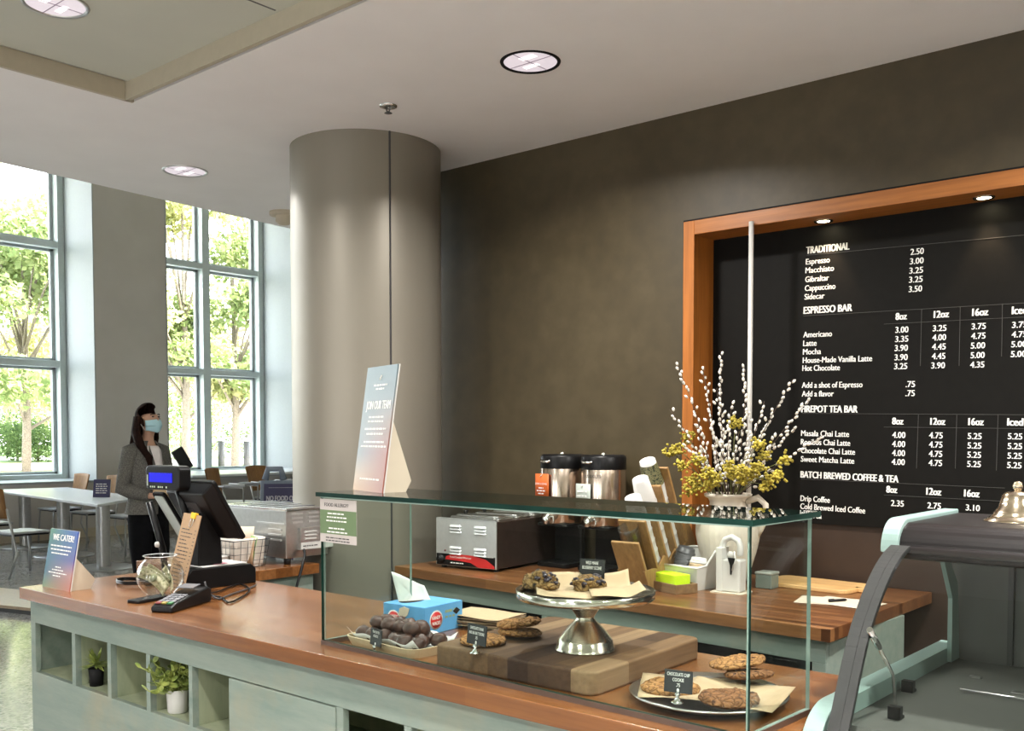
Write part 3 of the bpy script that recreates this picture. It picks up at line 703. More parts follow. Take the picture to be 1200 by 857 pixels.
cbk = thing('cutting_block', 'thick striped butcher block board inside the glass case under the silver stand', 'cutting board', (CB0.x + .012, CB0.y + .02, CZ), cba)
bm = B(); prism(bm, [(x + cbw / 2 - .006, y + cbd / 2) for x, y in rrect(cbw - .012, cbd, .03)], CBH); obj('block', bm, M_BLOCK, cbk, bevel=.006, seg=3)
CBT = CZ + CBH
# cake stand
s0 = pz(672, 765, CBT); cs = thing('cake_stand', 'silver pedestal cake stand on the cutting block holding two scones', 'cake stand', (s0.x, s0.y + .045, CBT))
dist = (V((s0.x, s0.y + .045, CBT)) - EYEV).dot(_w); pxm = FPX / dist
SR = 81 / pxm; SHT = 0.165
bm = B(); k = 1 / pxm
lathe(bm, [(0, .0), (36 * k, 0), (36.5 * k, .003), (33.5 * k, .008), (32.5 * k, .023), (31 * k, .027), (23 * k, .047), (14 * k, .065), (10.2 * k, .074), (11.5 * k, .081), (17.5 * k, .098), (23 * k, .115), (24 * k, .122), (0, .122)], 48)
obj('pedestal', bm, M_BSILVER, cs, smooth=True)
bm = B(); lathe(bm, [(0, .120), (SR * .97, .120), (SR, .124), (SR * 1.005, .140), (SR * .985, .142), (SR * .975, .133), (0, .132)], 64); obj('plate', bm, M_SILVER, cs, smooth=True)
PT = CBT + .133
sx, sy = s0.x, s0.y + .045
bm = B(); rr = random.Random(3)
def paper(u, v):
    x, y = (u - .5) * .225, (v - .5) * .20
    z = .0015 + max(0, abs(u - .5) - .3) ** 2 * .2 + max(0, v - .78) ** 1.5 * .28 + .002 * math.sin(9 * u + 5 * v)
    return (x, y, z)
grid(bm, paper, 24, 24); tag(obj('parchment_sheet', bm, M_PARCH, loc=(sx - .01, sy + .01, PT), rot=(0, 0, R(40)), solid=.0006), 'brown parchment sheet on the silver cake stand under the scones', 'paper')
bm = B(); grid(bm, lambda u, v: ((u - .5) * .12, (v - .5) * .13, .002 + .0015 * math.sin(7 * u) + max(0, u - .7) * .05), 14, 14)
tag(obj('parchment_sheet', bm, M_PARCH, loc=(sx + .078, sy + .012, PT + .006), rot=(0, 0, R(40)), solid=.0006), 'second parchment sheet fanned over the right rim of the silver stand', 'paper')
for i, (px, py, r3, lb, sd) in enumerate(((628, 690, (.043, .036, .032), 'lumpy taller berry scone at the left of the silver stand', 1), (685, 691, (.041, .038, .027), 'rounder flatter berry scone at the right of the silver stand', 4))):
    g = pz(px, py + 2, PT); rr3 = tuple(v * .97 for v in r3)
    bm = B(); blob(bm, (0, 0, 0), rr3, .34, 2.0, 4, seed=sd, flat=-.35 * r3[2])
    zmin = min(v.co.z for v in bm.verts)
    for v in bm.verts: v.co.z -= zmin
    t = thing('berry_scone', lb, 'scone', (g.x, g.y + .018, PT + .0025), 0, 'scones on the silver stand')
    obj('crumb', bm, M_SCONE, t, smooth=True)
    bm = B(); rr = random.Random(20 + i)
    for k in range(18):
        a, e = rr.uniform(0, 2 * PI), rr.uniform(.05, 1.2)
        blob(bm, (rr3[0] * .97 * math.cos(a) * math.cos(e), rr3[1] * .97 * math.sin(a) * math.cos(e), -zmin + rr3[2] * .97 * math.sin(e)), (.0075, .006, .005), .5, 2, 2, seed=k)
    obj('berry', bm, plain('dark_berry', (.02, .012, .02, 1), .4, var=.3), t)['kind'] = 'stuff'
# small black name cards on silver bases
def name_card(base, w, h, lines, rz, label, cw=None):
    t = thing('name_card', label, 'name card', base, rz, 'black name cards on silver stands')
    bm = B(); lathe(bm, [(0, 0), (.0125, 0), (.0125, .002), (.007, .005), (.004, .012), (.0065, .017), (.004, .021), (0, .022)], 20); obj('stand', bm, M_CHROME, t, smooth=True)
    z0 = .0195
    bm = B(); boxr(bm, -w / 2, w / 2, -.001, .001, z0, z0 + h); obj('card', bm, plain('black_card', (.014, .015, .016, 1), .5, var=.1), t, rot=(R(-6), 0, 0))
    bm = B(); M = T(0, -.0015, z0) @ RX(90)
    for s, y, c, ww in lines: text(bm, s, M @ T(0, h * y, 0), h * c, w * ww, 'c', bold=.0001)
    blob(bm, (0, 0, 0), (.003, .005, .0008), 0, 1, 1, M @ T(0, h * .1, 0))
    obj('lettering', bm, M_WHITEINK, t, rot=(R(-6), 0, 0))
    return t
g = pz(435, 767, CZ); name_card((g.x, g.y + .012, CZ), .058, .042, [('PEANUT BUTTER', .74, .14, .6), ('BUCKEYES', .5, .14, .42)], -14, 'black name card in front of the chocolate truffle tray')
g = pz(553, 767, CBT); name_card((g.x, g.y + .012, CBT), .068, .046, [('CHOCOLATE CHUNK', .74, .14, .7), ('AND SEA SALT COOKIE', .5, .14, .8), ('.75', .27, .14, .12)], -8, 'black name card in front of the cookies on the cutting block')
# tray with truffles
g0 = pz(418, 758, CZ); g1 = pz(495, 775, CZ); trc = V(((-1.875), 1.745, CZ))
tr = thing('serving_tray', 'small cream tray holding chocolate truffles at the left of the glass case', 'tray', (trc.x, trc.y, CZ), -4)
TW, TD = .29, .17
bm = B(); prism(bm, rrect(TW - .02, TD - .02, .03), .006)
out, inn = rrect(TW, TD, .035), rrect(TW - .02, TD - .02, .03)
for i in range(len(out)):
    j = (i + 1) % len(out)
    a = [bm.verts.new((*inn[i], .0)), bm.verts.new((*inn[j], .0)), bm.verts.new((*out[j], .024)), bm.verts.new((*out[i], .024))]
    bm.faces.new(a); b2 = [bm.verts.new((inn[i][0], inn[i][1], .006)), bm.verts.new((inn[j][0], inn[j][1], .006)), bm.verts.new((out[j][0] * .97, out[j][1] * .95, .024)), bm.verts.new((out[i][0] * .97, out[i][1] * .95, .024))]
    bm.faces.new(b2[::-1]); bm.faces.new((a[3], a[2], b2[2], b2[3]))
obj('tray_pan', bm, plain('cream_enamel', (.62, .50, .32, 1), .45, var=.03), tr)
bm = B(); grid(bm, lambda u, v: ((u - .5) * .27, (v - .5) * .15, .009 + 1.1 * max(0, abs(v - .5) - .36) * .16 + .7 * max(0, abs(u - .5) - .40) * .16 + .003 * math.sin(17 * u + 3) * abs(v - .5) * 2), 40, 14)
tag(obj('tray_liner', bm, M_PAPERW, loc=(trc.x, trc.y, CZ), rot=(0, 0, R(-4)), solid=.0005), 'crinkled white paper liner in the truffle tray', 'paper')
rr = random.Random(11)
tp = bpy.data.objects.new('x', None)
proto = None
spots = [(-.10 + .043 * i + (.02 if j % 2 else 0), -.045 + .037 * j, 0) for j in range(3) for i in range(6 - (j % 2))] + [(-.075 + .048 * i, -.022 + .034 * j, 1) for j in range(2) for i in range(4)]
for i, (x, y, lv) in enumerate(spots):
    m = T(trc.x, trc.y, CZ) @ RZ(-4)
    pos = m @ V((x + rr.uniform(-.004, .004), y + rr.uniform(-.004, .004), .030 + lv * .027))
    if proto is None:
        bm = B(); blob(bm, (0, 0, 0), (.0225, .0215, .0185), .14, 2, 3, seed=2); proto = obj('chocolate_truffle', bm, M_TRUF, smooth=True); o = proto
    else:
        o = proto.copy(); COL.objects.link(o)
    o.location = pos; o.rotation_euler = (rr.uniform(-.4, .4), rr.uniform(-.4, .4), rr.uniform(0, 6)); k = rr.uniform(.92, 1.12); o.scale = (k, k, k)
    tag(o, 'chocolate coated truffle in the %s of the cream tray' % ('heaped top layer' if lv else 'bottom layer'), 'truffle', 'truffles in the top layer' if lv else 'truffles in the bottom layer')
bpy.data.objects.remove(tp)
# deli paper carton
b0, b1 = pz(498, 746, CZ), pz(542, 735, CZ)
ang = math.degrees(math.atan2(b1.y - b0.y, b1.x - b0.x))
ux = (b1 - b0); lw = max(ux.length, .12)
bx_ = thing('deli_paper_box', 'blue deli paper carton with a white sheet pulled up from its slot', 'box', (b0.x, b0.y, CZ), ang)
LW, LD, LH = lw, .155, .078
# local x runs along the right hand face, local y along the left hand face
bm = B(); boxr(bm, 0, LW, 0, LD, 0, LH); obj('carton', bm, M_BLUEBOX, bx_, bevel=.0015)
bm = B(); prism(bm, [(.05 + .05 * math.cos(a) * .9, .09 + .028 * math.sin(a)) for a in [k * PI / 8 for k in range(16)]], .0008, T(.02, .02, LH)); obj('slot', bm, M_BLACKM, bx_)
bm = B(); grid(bm, lambda u, v: (.03 + (.085 - .005 * v) * u + .025 * (1 - u) * v, .12 - .05 * u - .0 * v + .055 * v * (1 - .5 * u), LH - .012 + .088 * v * (1 - .38 * u) + .004 * math.sin(4 * u + v)), 8, 8); obj('sheet', bm, M_PAPERW, bx_, solid=.0005)
def badge(M, r):
    bm = B(); lathe(bm, [(0, .0004), (r, .0004), (r, 0)], 32, M, 1, sy=.95); lathe(bm, [(0, .0007), (r * .84, .0007), (r * .84, .0003)], 32, M, 0, sy=.95)
    text(bm, 'HANDY', M @ T(0, r * .06, .0009), r * .34, r * 1.25, 'c', 2, bold=.0003); text(bm, 'WACKS', M @ T(0, -r * .5, .0009), r * .34, r * 1.25, 'c', 2, bold=.0003)
    obj('badge', bm, [M_RED, M_WHITE, M_WHITEINK], bx_)
badge(T(.047, -.0002, .038) @ RX(90), .028)
badge(frame(V((-.0002, .115, .038)), (0, -1, 0), (0, 0, 1)), .024)
bm = B(); scribble(bm, T(.085, -.0006, .052) @ RX(90), 0, .055, 0, .01, rnd=rr); scribble(bm, T(.085, -.0006, .037) @ RX(90), 0, .045, 0, .008, rnd=rr)
obj('lettering', bm, plain('olive_print', (.25, .33, .2, 1), .6), bx_)
bm = B(); prism(bm, [(-.016, 0), (0, -.01), (.016, 0), (0, .01)], .0006, T(.135, -.0006, .052) @ RX(90)); obj('diamond_mark', bm, M_BLACK, bx_); bm = B(); prism(bm, [(-.014, 0), (0, -.009), (.014, 0), (0, .009)], .0006, frame(V((-.0006, .05, .03)), (0, -1, 0), (0, 0, 1))); obj('diamond_mark', bm, M_BLACK, bx_)
bm = B(); prism(bm, [(-.02, -.008), (-.004, -.018), (.014, -.006), (.02, .012), (.0, .016), (-.016, .01)], .002, frame(V((-.001, .075, .058)), (0, -1, 0), (0, 0, 1))); obj('torn_flap', bm, M_CARD, bx_)
# brown sheets behind the box
g = pz(578, 724, CZ)
rr = random.Random(4)
for i in range(5):
    bm = B(); grid(bm, lambda u, v, i=i: ((u - .5) * .20, (v - .5) * .14, .003 * math.sin(2.5 * u + i) ** 2 + .012 * max(0, u - .8)), 10, 8)
    tag(obj('brown_paper_sheet', bm, M_PARCH if i % 2 == 0 else M_KRAFT, loc=(-1.90, 2.09, CZ + .008 + .0065 * i), rot=(0, 0, R(10 + rr.uniform(-5, 5))), solid=.0008),
        'brown paper sheet in the loose stack right of the blue deli carton' if i < 4 else 'topmost brown paper sheet of the loose stack beside the blue deli carton', 'paper', 'brown sheets behind the blue carton' if i < 4 else None)
# cookies
def cookie(loc, r, h, mat, sd, tilt, label, grp, ns=1):
    bm = B(); lathe(bm, [(0, 0), (r * .85, 0), (r * .97, h * .25), (r, h * .5), (r * .9, h * .85), (r * .6, h), (0, h * 1.02)], 40)
    bmesh.ops.subdivide_edges(bm, edges=bm.edges, cuts=1, use_grid_fill=True)
    for v in bm.verts:
        f = noise.noise(V((v.co.x * 60, v.co.y * 60, sd * 9.1))) * .5 + noise.noise(V((v.co.x * 130, v.co.y * 130, sd))) * .35
        rad = 1 + .06 * noise.noise(V((math.atan2(v.co.y, v.co.x), sd * 3.3, 0)))
        v.co.x *= rad; v.co.y *= rad
        if v.co.z > h * .3: v.co.z += f * h * .6
    o = obj('cookie', bm, mat, smooth=True, loc=loc, rot=(R(tilt[0]), R(tilt[1]), sd))
    tag(o, label, 'cookie', grp)
ck = lambda px, py, z: pz(px, py, z)
g = ck(556, 757, CBT); cookie((g.x, g.y + .03, CBT + .001), .056, .017, M_CK, 1, (0, 0), 'front golden cookie lying behind the name card on the cutting block', 'cookies on the cutting block')
g = ck(578, 752, CBT); cookie((g.x + .02, g.y + .075, CBT + .006), .055, .016, M_CK, 2, (0, 6), 'middle golden cookie leaning in the pile on the cutting block', 'cookies on the cutting block')
cookie((g.x + .01, g.y + .085, CBT + .026), .056, .016, M_CK, 3, (-3, 8), 'topmost golden cookie of the pile on the cutting block', 'cookies on the cutting block')
# platter
PC = V((-1.01, 1.80, CZ))
pl = thing('serving_platter', 'round steel platter with parchment and cookies at the right end of the glass case', 'platter', tuple(PC))
bm = B(); lathe(bm, [(0, .006), (.10, .006), (.115, .008), (.135, .016), (.160, .022), (.163, .020), (.160, .017), (.13, .008), (.11, .0), (0, 0)], 64); obj('dish', bm, M_STEEL, pl, smooth=True)
bm = B(); grid(bm, lambda u, v: ((u - .5) * .21, (v - .5) * .20, .024 + .003 * math.sin(5 * u + 2 * v) - .012 * (1 - abs(u - .5) * 2) * (1 - abs(v - .5) * 2)), 14, 14)
tag(obj('parchment_sheet', bm, M_PARCH, loc=(PC.x - .035, PC.y - .01, CZ), rot=(0, 0, R(30)), solid=.0006), 'left parchment square under the lighter cookie on the round platter', 'paper')
bm = B(); grid(bm, lambda u, v: ((u - .5) * .21, (v - .5) * .20, .0265 + .003 * math.sin(4 * u + 3 * v) - .012 * (1 - abs(u - .5) * 2) * (1 - abs(v - .5) * 2)), 14, 14)
tag(obj('parchment_sheet', bm, M_PARCH, loc=(PC.x + .055, PC.y - .0, CZ), rot=(0, 0, R(12)), solid=.0006), 'right parchment square under the stacked cookies on the round platter', 'paper')
PZ = CZ + .021
def onp(px, py, dz): return pz(px, py, PZ + dz)
g = onp(790, 806, .01); cookie((g.x - .01, g.y, PZ), .062, .018, M_CK, 5, (0, 0), 'large pale cookie behind the name card at the left of the round platter', 'cookies on the round platter')
g = onp(854, 819, .01); cookie((g.x, g.y, PZ + .002), .060, .018, M_CKD, 6, (0, 0), 'front dark brown crackled cookie low on the round platter', 'cookies on the round platter')
g = onp(871, 803, .0); cookie((g.x, g.y + .025, PZ + .012), .052, .014, M_CKD, 7, (-7, -3), 'brown cookie in the middle of the pile on the round platter', 'cookies on the round platter')
g = onp(850, 800, .0); cookie((g.x, g.y + .055, PZ + .028), .062, .014, M_CK, 8, (-9, -2), 'topmost golden cookie of the pile on the round platter', 'cookies on the round platter')
g = pz(794, 824, CZ + .024); name_card((g.x, g.y + .0, CZ + .024), .058, .044, [('CHOCOLATE CHIP', .74, .15, .8), ('COOKIE', .5, .15, .4), ('.75', .27, .15, .14)], 12, 'black name card standing on the round cookie platter')
g = pz(676, 688, PT); name_card((sx - .045, sy + .085, PT + .0005), .068, .045, [('WILD MAINE', .72, .17, .5), ('BLUEBERRY SCONE', .46, .17, .76)], 8, 'black name card behind the scones on the silver stand')
# ------------------------------------------------------------------ back counter goods
def bz(px, py): return pz(px, py, BZ)
# food warmer
a, b = bz(511.6, 664.5), bz(581.5, 671.5)
ww = (b - a).length; fw = thing('food_warmer', 'steel countertop food warmer with red front label on the left of the back worktop', 'food warmer', (a.x, a.y, BZ), math.degrees(math.atan2(b.y - a.y, b.x - a.x)))
WD, WH = .46, .215
bm = B(); boxr(bm, .002, ww - .002, .004, WD, .012, WH - .006)
obj('housing', bm, M_DKSTEEL, fw, bevel=.003)
bm = B(); boxr(bm, 0, ww, -.002, .006, .012, WH); boxr(bm, .0, ww, -.002, .02, WH - .006, WH); obj('front_panel', bm, M_BRIGHTST, fw, bevel=.0015)
bm = B()
for cx in (.33, .74):
    for cz in (.80, .37):
        for k in (-1, 0, 1):
            z = WH * cz + k * .0125
            grid(bm, lambda u, v, z=z, cx=cx: (ww * cx - .032 + .064 * u, -.002 - .007 * math.sin(v * PI / 2) ** 2 * (1 if .04 < u < .96 else .2), z + .0045 - .010 * v), 12, 4)
obj('louvre', bm, M_BRIGHTST, fw)['kind'] = 'stuff'
bm = B(); boxr(bm, .004, ww - .004, -.0035, -.002, .014, .062); obj('label_band', bm, M_BLACK, fw)
bm = B(); prism(bm, [(.055, .036), (.09, .05), (.2, .048), (.27, .036), (ww - .006, .010), (ww - .006, .0), (.23, .0), (.19, .017), (.12, .022), (.055, .024)], .0006, T(0, -.0036, .014) @ RX(90)); obj('red_swoosh', bm, M_RED, fw)
bm = B(); MM = T(0, -.0045, 0) @ RX(90); text(bm, 'Food Cooker/Warmer', MM @ T(.078, .046, 0), .009, .115); scribble(bm, MM, .08, .15, .023, .006); scribble(bm, MM, .25, .31, .060, .003); obj('lettering', bm, M_WHITEINK, fw)
bm = B(); lathe(bm, [(0, .016), (.014, .016), (.016, .004), (.022, 0), (0, 0)], 24, T(.028, -.0035, .038) @ RX(90)); boxr(bm, .026, .030, -.024, -.006, .026, .052); obj('control_knob', bm, M_BLACK, fw)
bm = B(); lathe(bm, [(0, .003), (.004, .002), (.004, 0)], 12, T(.05, -.002, .075) @ RX(90)); obj('pilot_light', bm, plain('dark_red_lens', (.12, .005, .01, 1), .2), fw)
for k in range(3):
    bm = B(); y0 = .05 + .135 * k
    prism(bm, [(x + ww / 2, y + y0 + .06) for x, y in rrect(ww - .05, .118, .025)], .010, T(0, 0, WH - .006)); prism(bm, [(x + ww / 2, y + y0 + .06) for x, y in rrect(ww - .09, .08, .02)], .007, T(0, 0, WH + .004))
    ld = obj('lid', bm, M_STEEL, fw, bevel=.003)
    bm = B(); lathe(bm, [(0, .018), (.012, .016), (.008, .004), (.006, 0)], 16, T(.075, y0 + .06, WH + .011)); obj('lid_knob', bm, M_BLACK, ld)
for x in (.02, ww - .02):
    for y in (.03, WD - .03):
        bm = B(); lathe(bm, [(.012, 0), (.010, .013)], 12, T(x, y, 0)); lathe(bm, [(0, 0), (.012, 0)], 12, T(x, y, 0)); obj('foot', bm, M_BLACK, fw)
# coffee servers
def server(x, y, label, tagmat, lines, logo):
    t = thing('coffee_server', label, 'coffee dispenser', (x, y, BZ), 0, None)
    bm = B(); r = .094; prism(bm, rrect(.17, .16, .02), .02, T(0, 0, 0)); prism(bm, rrect(.15, .03, .01), .17, T(0, .055, .015)); prism(bm, rrect(.17, .17, .03), .012, T(0, 0, .178))
    obj('stand', bm, M_BLACK, t, bevel=.003)
    bm = B(); lathe(bm, [(0, .19), (r * .97, .19), (r, .195), (r, .425), (r * .97, .432)], 48); obj('body', bm, M_AIRPOT, t, smooth=True)
    bm = B(); lathe(bm, [(r * 1.0, .425), (r * 1.01, .43), (r * 1.01, .475), (r * .93, .486), (0, .487)], 48); obj('lid', bm, M_BLACK, t, smooth=True)
    bm = B(); lathe(bm, [(0, .497), (.010, .495), (.011, .488), (.012, .484)], 16); tube(bm, [(-.03, -.085, .46), (-.015, -.097, .455), (.015, -.097, .455), (.03, -.085, .46)], .006, 8, T(-.02, 0, 0)); obj('vent_knob', bm, M_CHROME, t, smooth=True)
    bm = B(); tube(bm, [(0, -.08, .215), (0, -.115, .215)], [.02, .018], 16); tube(bm, [(0, -.112, .222), (0, -.112, .19)], [.016, .014], 16); tube(bm, [(.018, -.115, .225), (.045, -.12, .222), (.048, -.12, .20), (.03, -.12, .193)], .0045, 8); obj('faucet', bm, M_CHROME, t, smooth=True)
    if logo:
        bm = B(); text(bm, 'LUXUS', T(0, 0, 0), .013, .075, 'c')
        for v in bm.verts:
            an = -PI / 2 + v.co.x / r + .10; v.co = V(((r + .0008) * math.cos(an), (r + .0008) * math.sin(an), .392 + v.co.y))
        obj('lettering', bm, M_DARKINK, t)
    # hanging tag
    tg = thing('coffee_tag', 'orange card tag hung on the left coffee server' if not logo else 'pale grey card tag hung on the right coffee server', 'tag', (x - .035, y - .104, BZ + (.262 if logo else .298)), -8)
    bm = B(); grid(bm, lambda u, v: ((u - .5) * .085, -.004 * math.sin(u * PI) + .006, .105 * v), 8, 2); obj('tag_card', bm, tagmat, tg, solid=.001)
    bm = B(); MM = T(0, -.0005, 0) @ RX(90)
    for k, (s, y_, h, w_) in enumerate(lines):
        if s: text(bm, s, MM @ T(0, y_, 0), h, w_, 'c')
        else: scribble(bm, MM, -w_ / 2, w_ / 2, y_, h)
    tube(bm, [(-.005, .093, 0), (.004, .1, 0)], .0018, 5, MM)
    obj('tag_lettering', bm, M_WHITEINK, tg)
    return t
p = pY(659, 536, 3.40); server(p.x, 3.40, 'left steel coffee server with black lid and orange tag behind the glass case', M_ORTAG, [('BANKS & BEANS', .058, .009, .07), (None, .042, .006, .03), (None, .03, .006, .05), (None, .018, .006, .035)], False)
p = pY(707.5, 537, 3.40); server(p.x, 3.40, 'right steel coffee server with LUXUS lettering and grey tag behind the glass case', M_GYTAG, [(None, .07, .010, .06), (None, .052, .007, .065), (None, .04, .007, .068)], True)

# cup organiser: four leaning bamboo chutes
oc = bz(757, 695); OR = thing('cup_organizer', 'leaning bamboo cup organizer with four stepped chutes on the back worktop', 'cup holder', (oc.x - .012, oc.y + .045, BZ), 3)
LEAN = 28; CW = .115
hs = [.175, .25, .305, .375, .44]
def chute(k): return T(-CW, .01 + .088 * k, .008) @ RX(LEAN)   # RX(+) leans the top towards -y
for k in range(5):
    bm = B(); h = hs[k] / math.cos(R(LEAN)); boxr(bm, 0, CW, -.006, .006, (.0 if k == 0 else .03), h, chute(k)); obj('slat' if k < 4 else 'back_panel', bm, M_BAMBOO, OR, bevel=.002)
for xx in (-.009, -CW):
    bm = B(); s_ = math.tan(R(LEAN))
    prof = [(.0, 0), (.375, 0), (.375 - .02, .16), (.362 - s_ * .32 + .07, .28), (.29, .16), (.225, .12), (.20, .14), (.15, .10), (.11, .12), (.06, .075), (.03, .08), (-.04, .075)]
    prism(bm, prof, .009, T(xx, 0, 0) @ Matrix(((0, 0, 1, 0), (1, 0, 0, 0), (0, 1, 0, 0), (0, 0, 0, 1)))); obj('side_panel', bm, M_BAMBOO, OR, bevel=.001)
OM = T(oc.x - .012, oc.y + .045, BZ) @ RZ(3)
def cups(k, top, mat, label, name='paper_cup_stack', up=False, sleeve=None):
    m = OM @ chute(k) @ T(CW / 2, .044, 0)
    t = bpy.data.objects.new(name, None); COL.objects.link(t); t.matrix_world = m; tag(t, label, 'cups')
    h = top; r0, r1 = .0385, .030
    bm = B()
    if not up:
        n = 5; prof = [(r0, .03)]
        for i in range(1, n): z = .03 + (h - .13) * i / n; prof += [(r0, z), (r0 + .002, z + .003), (r0 - .001, z + .006)]
        prof += [(r0 + .002, h - .10), (r0, h - .095), (r1, h), (r1 - .003, h + .001), (r1 - .004, h - .004), (0, h - .004)]
    else:
        prof = [(r1, .03), (r0 - .002, h - .04), (r0 + .001, h - .038), (r0 - .001, h - .02), (r0 + .001, h - .018), (r0, h), (r0 - .002, h), (r1, h - .09), (0, h - .09)]
    lathe(bm, prof, 32); obj('cup', bm, mat, t, smooth=False)
    if sleeve:
        bm = B(); lathe(bm, [(r0 + .0025, h - .10), (r1 + .0022, h - .012)], 32); obj('sleeve', bm, sleeve, t)
q = Mt('leaf_print_sleeve'); v1 = q.n('TexVoronoi', i_Scale=110); q.l(q.coord(), v1.inputs['Vector']); q.l(q.ramp(v1.outputs['Distance'], [(.2, (.02, .025, .015, 1)), (.45, (.25, .24, .12, 1)), (.8, (.03, .04, .02, 1))]), q.p.inputs['Base Color']); M_SLV = q.m
cups(0, .235, M_CLEAR, 'stack of clear plastic cups in the lowest front chute of the bamboo organizer', 'plastic_cup_stack', True)
cups(1, .355, M_WHITE, 'stack of white cups in the second chute of the bamboo organizer')
cups(2, .43, M_WHITE, 'tall stack of white paper cups in the third chute of the bamboo organizer')
cups(3, .505, M_WHITE, 'stack of cups with a dark leafy sleeve in the rear chute of the bamboo organizer', sleeve=M_SLV)
# lime box in a wooden tray
g = bz(792, 697.5); TRZ = -20
tw, td = .245, .10
wt = thing('wooden_tray', 'small plain wooden tray holding the lime green box on the back worktop', 'tray', (g.x, g.y, BZ), TRZ)
bm = B(); boxr(bm, -tw, 0, 0, .008, 0, .034); boxr(bm, -tw, 0, td - .008, td, 0, .034); boxr(bm, -tw, -tw + .008, .008, td - .008, 0, .034); boxr(bm, -.008, 0, .008, td - .008, 0, .034); boxr(bm, -tw + .008, -.008, .008, td - .008, 0, .006)
obj('tray_box', bm, M_TRAYW, wt, bevel=.001)
WM = T(g.x, g.y, BZ) @ RZ(TRZ)
lb = WM @ V((-tw + .020, .014, .0065))
t = thing('tea_bag_box', 'bright lime green carton standing in the small wooden tray', 'box', tuple(lb), TRZ)
bm = B(); boxr(bm, 0, .20, 0, .072, 0, .058); obj('carton', bm, M_LIME, t, bevel=.002)
bm = B(); boxr(bm, .0, .20, .036, .038, .0575, .0586); scribble(bm, T(0, -.0006, 0) @ RX(90), .05, .11, .042, .006); obj('lid_seam', bm, plain('dark_lime', (.35, .55, .03, 1), .5), t)
# white bin
g = bz(817, 694); BR_ = 8
wb = thing('lid_bin', 'white plastic bin with low slanted front holding dark cup lids', 'bin', (g.x, g.y, BZ), -6)
bw_, bd_, h0, h1 = .165, .20, .086, .138
def outline(w, d, hA, hB, e):   # bin as loft with thickness
    pass
bm = B()
xo = [(-bw_ + .012, 0 + .01), (-.012, .01), (-.012, bd_ - .01), (-bw_ + .012, bd_ - .01)]
xt = [(-bw_, 0), (0, 0), (0, bd_), (-bw_, bd_)]
def zt_(y): return h0 if y < bd_ * .3 else h1
cs_ = [(-bw_, 0, h0), (0, 0, h0), (0, bd_ * .28, h0 + .003), (0, bd_ * .55, h1), (0, bd_, h1), (-bw_, bd_, h1), (-bw_, bd_ * .55, h1), (-bw_, bd_ * .28, h0 + .003)]
bt_ = [(-bw_ + .014, .012), (-.014, .012), (-.014, bd_ * .28), (-.014, bd_ * .55), (-.014, bd_ - .012), (-bw_ + .014, bd_ - .012), (-bw_ + .014, bd_ * .55), (-bw_ + .014, bd_ * .28)]
top = [bm.verts.new(c) for c in cs_]; bot = [bm.verts.new((x, y, .001)) for x, y in bt_]
for i in range(8): j = (i + 1) % 8; bm.faces.new((bot[i], bot[j], top[j], top[i]))
bm.faces.new(bot[::-1])
obj('bin_shell', bm, M_WHITE, wb, solid=.005, bevel=.002)
bm = B(); tube(bm, [(c[0] * 1.0, c[1], c[2]) for c in cs_] + [cs_[0]], .005, 8); obj('rim', bm, M_WHITE, wb)
BMx = T(g.x, g.y, BZ) @ RZ(-6)
def lid(loc, r, mat, label, rot):
    t = bpy.data.objects.new('drink_topper', None); COL.objects.link(t); t.location = BMx @ V(loc); t.rotation_euler = rot; tag(t, label, 'lid', 'lids in the white bin')
    bm = B(); lathe(bm, [(r, 0), (r * 1.03, .004), (r, .008), (r * .92, .010), (r * .85, .022), (r * .78, .024), (r * .72, .018), (0, .018)], 32); obj('dome', bm, mat, t, smooth=True, solid=.0012)
for i in range(4): lid((-.112, .066 + .004 * i, .080 + .015 * i), .036, M_DKGREY, 'dark grey cup lid in the left heap of the white bin', (R(8), R(-14), i))
for i in range(3): lid((-.042, .058 + .003 * i, .076 + .008 * i), .032, M_PAPERW if i == 2 else M_PARCH, 'pale cup lid lying in the right half of the white bin', (R(5), R(10), i))
bm = B(); boxr(bm, -.14, -.022, .02, .18, .0, .074)   # what fills the bin below the lids
o = tag(obj('napkin_block', bm, M_PAPERW, loc=tuple(BMx @ V((0, 0, .004))), rot=(0, 0, R(-6)), bevel=.004), 'white napkins filling the white bin under the lids', 'napkins'); o['kind'] = 'stuff'
# white dispenser with arch handle
g = pY(857, 690, 3.22); wd_ = thing('arched_dispenser', 'white upright dispenser with arched handle and black clip beside the white bin', 'dispenser', (g.x, 3.22, BZ + .004), 4)
bm = B(); boxr(bm, -.045, .045, -.03, .03, 0, .118); obj('body', bm, M_WHITE, wd_, bevel=.006)
bm = B(); tube(bm, [(-.034, -.002, .10), (-.034, -.002, .165), (-.026, -.002, .185), (0, -.002, .197), (.026, -.002, .185), (.034, -.002, .165), (.034, -.002, .13)], .0115, 12, cap=True); boxr(bm, -.046, -.022, -.034, .03, 0, .16); obj('arch_handle', bm, M_WHITE, wd_, bevel=.004)
bm = B(); prism(bm, [(-.012, 0), (.018, 0), (.012, -.018), (.005, -.025), (.003, -.06), (-.001, -.06), (-.003, -.025)], .006, T(.012, -.03, .125) @ RX(90)); obj('black_clip', bm, M_BLACK, wd_)
bm = B(); lathe(bm, [(0, .004), (.009, .003), (.014, 0)], 16, T(.010, -.03, .135) @ RX(90)); tube(bm, [(.025, -.033, .15), (.03, -.034, .118), (.018, -.036, .08)], .0025, 6); obj('lever', bm, M_WHITE, wd_)
bm = B(); prism(bm, [(x, y) for x, y in rrect(.125, .10, .01)], .004); tag(obj('coaster_card', bm, M_CARD, loc=(g.x, 3.22, BZ), rot=(0, 0, R(4))), 'cream card lying under the white arched dispenser', 'card')
